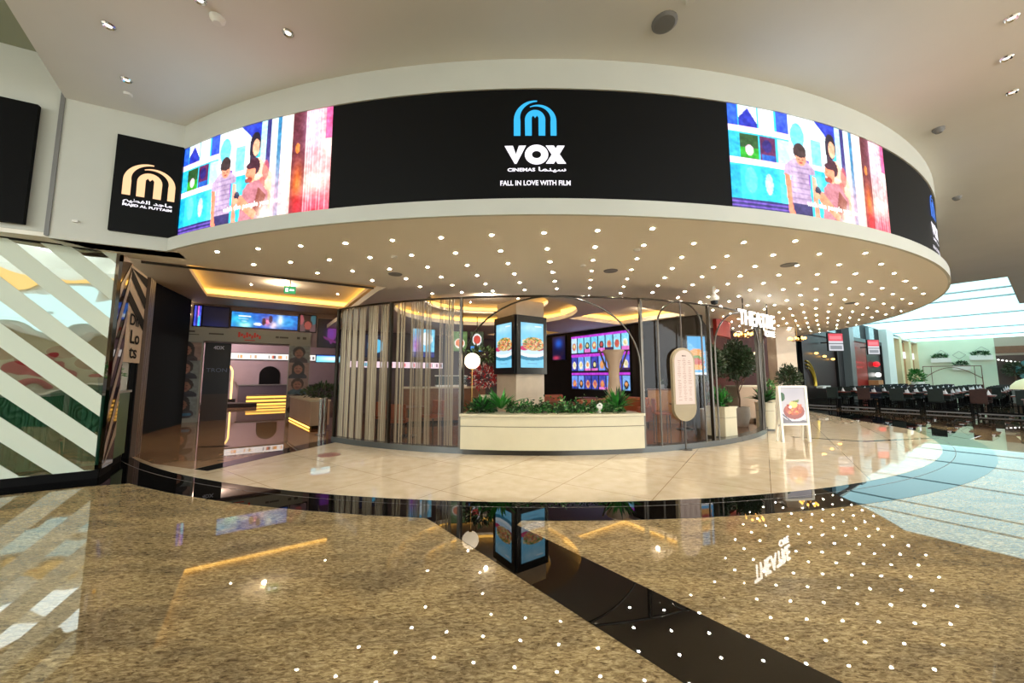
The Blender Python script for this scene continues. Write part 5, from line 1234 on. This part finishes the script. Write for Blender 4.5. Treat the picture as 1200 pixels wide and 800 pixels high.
# right edge things
t = thing('dome_lamp_shade', 'large pale yellow dome shade at the right edge above the tables', 'lamp', (22.3, 15.7, 0)); MB().lathe([(.7, .95), (.68, 1.1), (.52, 1.3), (.28, 1.43), (.001, 1.46)], n=28).build('shade', pm('pale_yellow_shade', (240, 238, 190), .6, em=(255, 250, 200), es=.25), t, smooth=True); MB().cyl((0, 0, 0), (0, 0, 1.3), .03).build('stem', matte_black, t); MB().cyl((0, 0, 0), (0, 0, .04), .3).build('base', matte_black, t)
t = thing('round_sign', 'teal round sign at the right edge beyond the tables', 'sign', (32.6, 23.0, .376), -.6); MB().cyl((0, -.05, 1.5), (0, .05, 1.5), .7, n=32).build('disc', pm('teal_paint', (36, 110, 110), .5), t); MB().cyl((0, 0, 0), (0, 0, 1.2), .04).build('post', matte_black, t)
t = thing('podium', 'reddish brown wooden podium at the right edge of the photo', 'podium', (17.95, 12.5, 0), -.3); MB().box(-.3, .3, -.3, .3, .05, .68).build('body', wood, t); MB().box(-.33, .33, -.33, .33, .68, .72).build('top', mahog, t); MB().box(-.27, .27, -.27, .27, 0, .05).build('foot', matte_black, t)
t = thing('string_lights', 'row of bright bulbs hanging in the dark brown shop at the right', 'lights', on(P1, D1, 3.55, 2.6, .5), rz(D1))
MB().tube([(-.1 + .16 * k, 0, .08 - .04 * k) for k in range(8)], .012, 6).build('cable', matte_black, t)
for k in range(7): MB().ball((-.02 + .16 * k, 0, 0 - .04 * k), .05, n=8).build('bulb', white_em, t)
t = thing('potted_tree', 'dark tree in the brown shop at the right edge', 'tree', on(P1, D1, 4.1, .376, 1.0)); leaf_cluster('foliage', [leafs[2]], t, (0, 0, 1.6), .45, 350, .2); MB().cyl((0, 0, .5), (0, 0, 1.5), .04).build('trunk', bark, t); MB().lathe([(.001, 0), (.25, 0), (.3, .55), (.001, .55)], n=16).build('pot', grey_m, t)

_walls |= {o for o in set(bpy.data.objects) - _before if o.name.startswith(('string_lights', 'potted_tree', 'round_sign')) or (o.parent and o.parent.name.startswith(('string_lights', 'potted_tree', 'round_sign')))}
KF = 1.33                                    # the food court's far walls stand this much further out than first laid out
for o in _walls:
    if o.parent is None:
        o.location = Vector((o.location.x * KF, o.location.y * KF, 1.5 + (o.location.z - 1.5) * KF)); o.scale = (KF, KF, KF)
# ================================================================ behind the photographer: what the mirrored window shows
kz = thing('kiosk_counter', 'green ribbed kiosk counter opposite the mirrored window', 'counter', (-3.2, -2.6, 0), RB)
MB().box(-3.0, 3.2, -.4, .4, 0, 1.1).build('body', green, kz)
mb = MB()
for k in range(62): mb.cyl((-2.95 + k * .1, .4, .08), (-2.95 + k * .1, .4, 1.08), .04, n=8)
mb.build('ribs', green, kz); MB().box(-3.1, 3.3, -.5, .5, 1.1, 1.15).build('countertop', white_pl, kz)
kw = struct('wall_rear', MB().prism([tuple(on(Vector((-3.2, -6.2, 0)), B, s, 0, o).xy) for s, o in ((-9, 0), (8, 0), (8, .2), (-9, .2))], 0, 6.1), paint)
kb = thing('kiosk_back_panel', 'cream kiosk back panel with red painted shapes', 'panel', (-3.4, -4.0, 0), RB)
MB().box(-3.2, 3.4, -.05, .05, 0, 2.6).build('panel', cream, kb)
for k in range(14): MB().ball((random.uniform(-3, 3.2), .06, random.uniform(1.2, 2.0)), .22, (1.5, .1, .7), n=8).build('red_shape', pm('red_shape_%d' % k, (170, 40, 50), .5), kb)
MB().box(-3.4, 3.6, -.2, .4, 2.6, 2.75).build('fascia', white_pl, kb)
w_ = MB().box(-6, 6, -.05, .05, 0, 1.1).build('window_7', pm('clerestory_light', (0, 0, 0), .5, em=(214, 246, 246), es=1.6)); w_.location = on(Vector((-3.2, -6.2, 0)), B, 0, 3.3, -.08); w_.rotation_euler = (0, 0, RB); w_['kind'] = 'structure'
w_ = MB().box(-6, 6, -.05, .05, 0, .35).build('cove_light', pm('warm_band', (0, 0, 0), .5, em=(255, 206, 120), es=1.6)); w_.location = on(Vector((-3.2, -6.2, 0)), B, 0, 4.75, -.08); w_.rotation_euler = (0, 0, RB); tag(w_, 'warm light band high on the wall opposite, seen in the mirrored window', 'cove light')

# pictures and lettering belong to the casing that carries them; bulbs to their arm
HOLD = ('casing', 'frame', 'box_frame', 'backing_board', 'panel', 'board', 'screen_panel', 'mirror_pane')
SUB = ('picture', 'poster', 'lettering', 'arabic_lettering', 'arch_emblem', 'stripe', 'caption', 'white_symbol')
_ch = {}
for o in list(bpy.data.objects):
    if o.parent is not None: _ch.setdefault(o.parent, []).append(o)
for root, cs in list(_ch.items()):
    if root.parent is not None: continue
    h = [c for c in cs if c.name.split('.')[0] in HOLD]
    if h:
        for c in cs:
            if c.name.split('.')[0] in SUB: c.parent = h[0]
    if root.name.startswith('chandelier'):
        arms = [c for c in cs if c.name.startswith('arm')]; bulbs = [c for c in cs if c.name.startswith('bulb')]
        for a_, b_ in zip(arms, bulbs): b_.parent = a_
    if root.name.startswith('oval_menu_sign'):
        f = [c for c in cs if c.name.startswith('lit_face')][0]
        for c in cs:
            if c.name.startswith(('menu_lines', 'lettering')): c.parent = f
    if root.name.startswith('entrance_portal'):
        ps = [c for c in cs if c.name.startswith('post')]; pr = [c for c in cs if c.name.startswith('portraits')]
        for a_, b_ in zip(ps, pr): b_.parent = a_
        li = [c for c in cs if c.name.startswith('lintel')][0]
        for c in cs:
            if 'print_marks' in c.name: c.parent = li
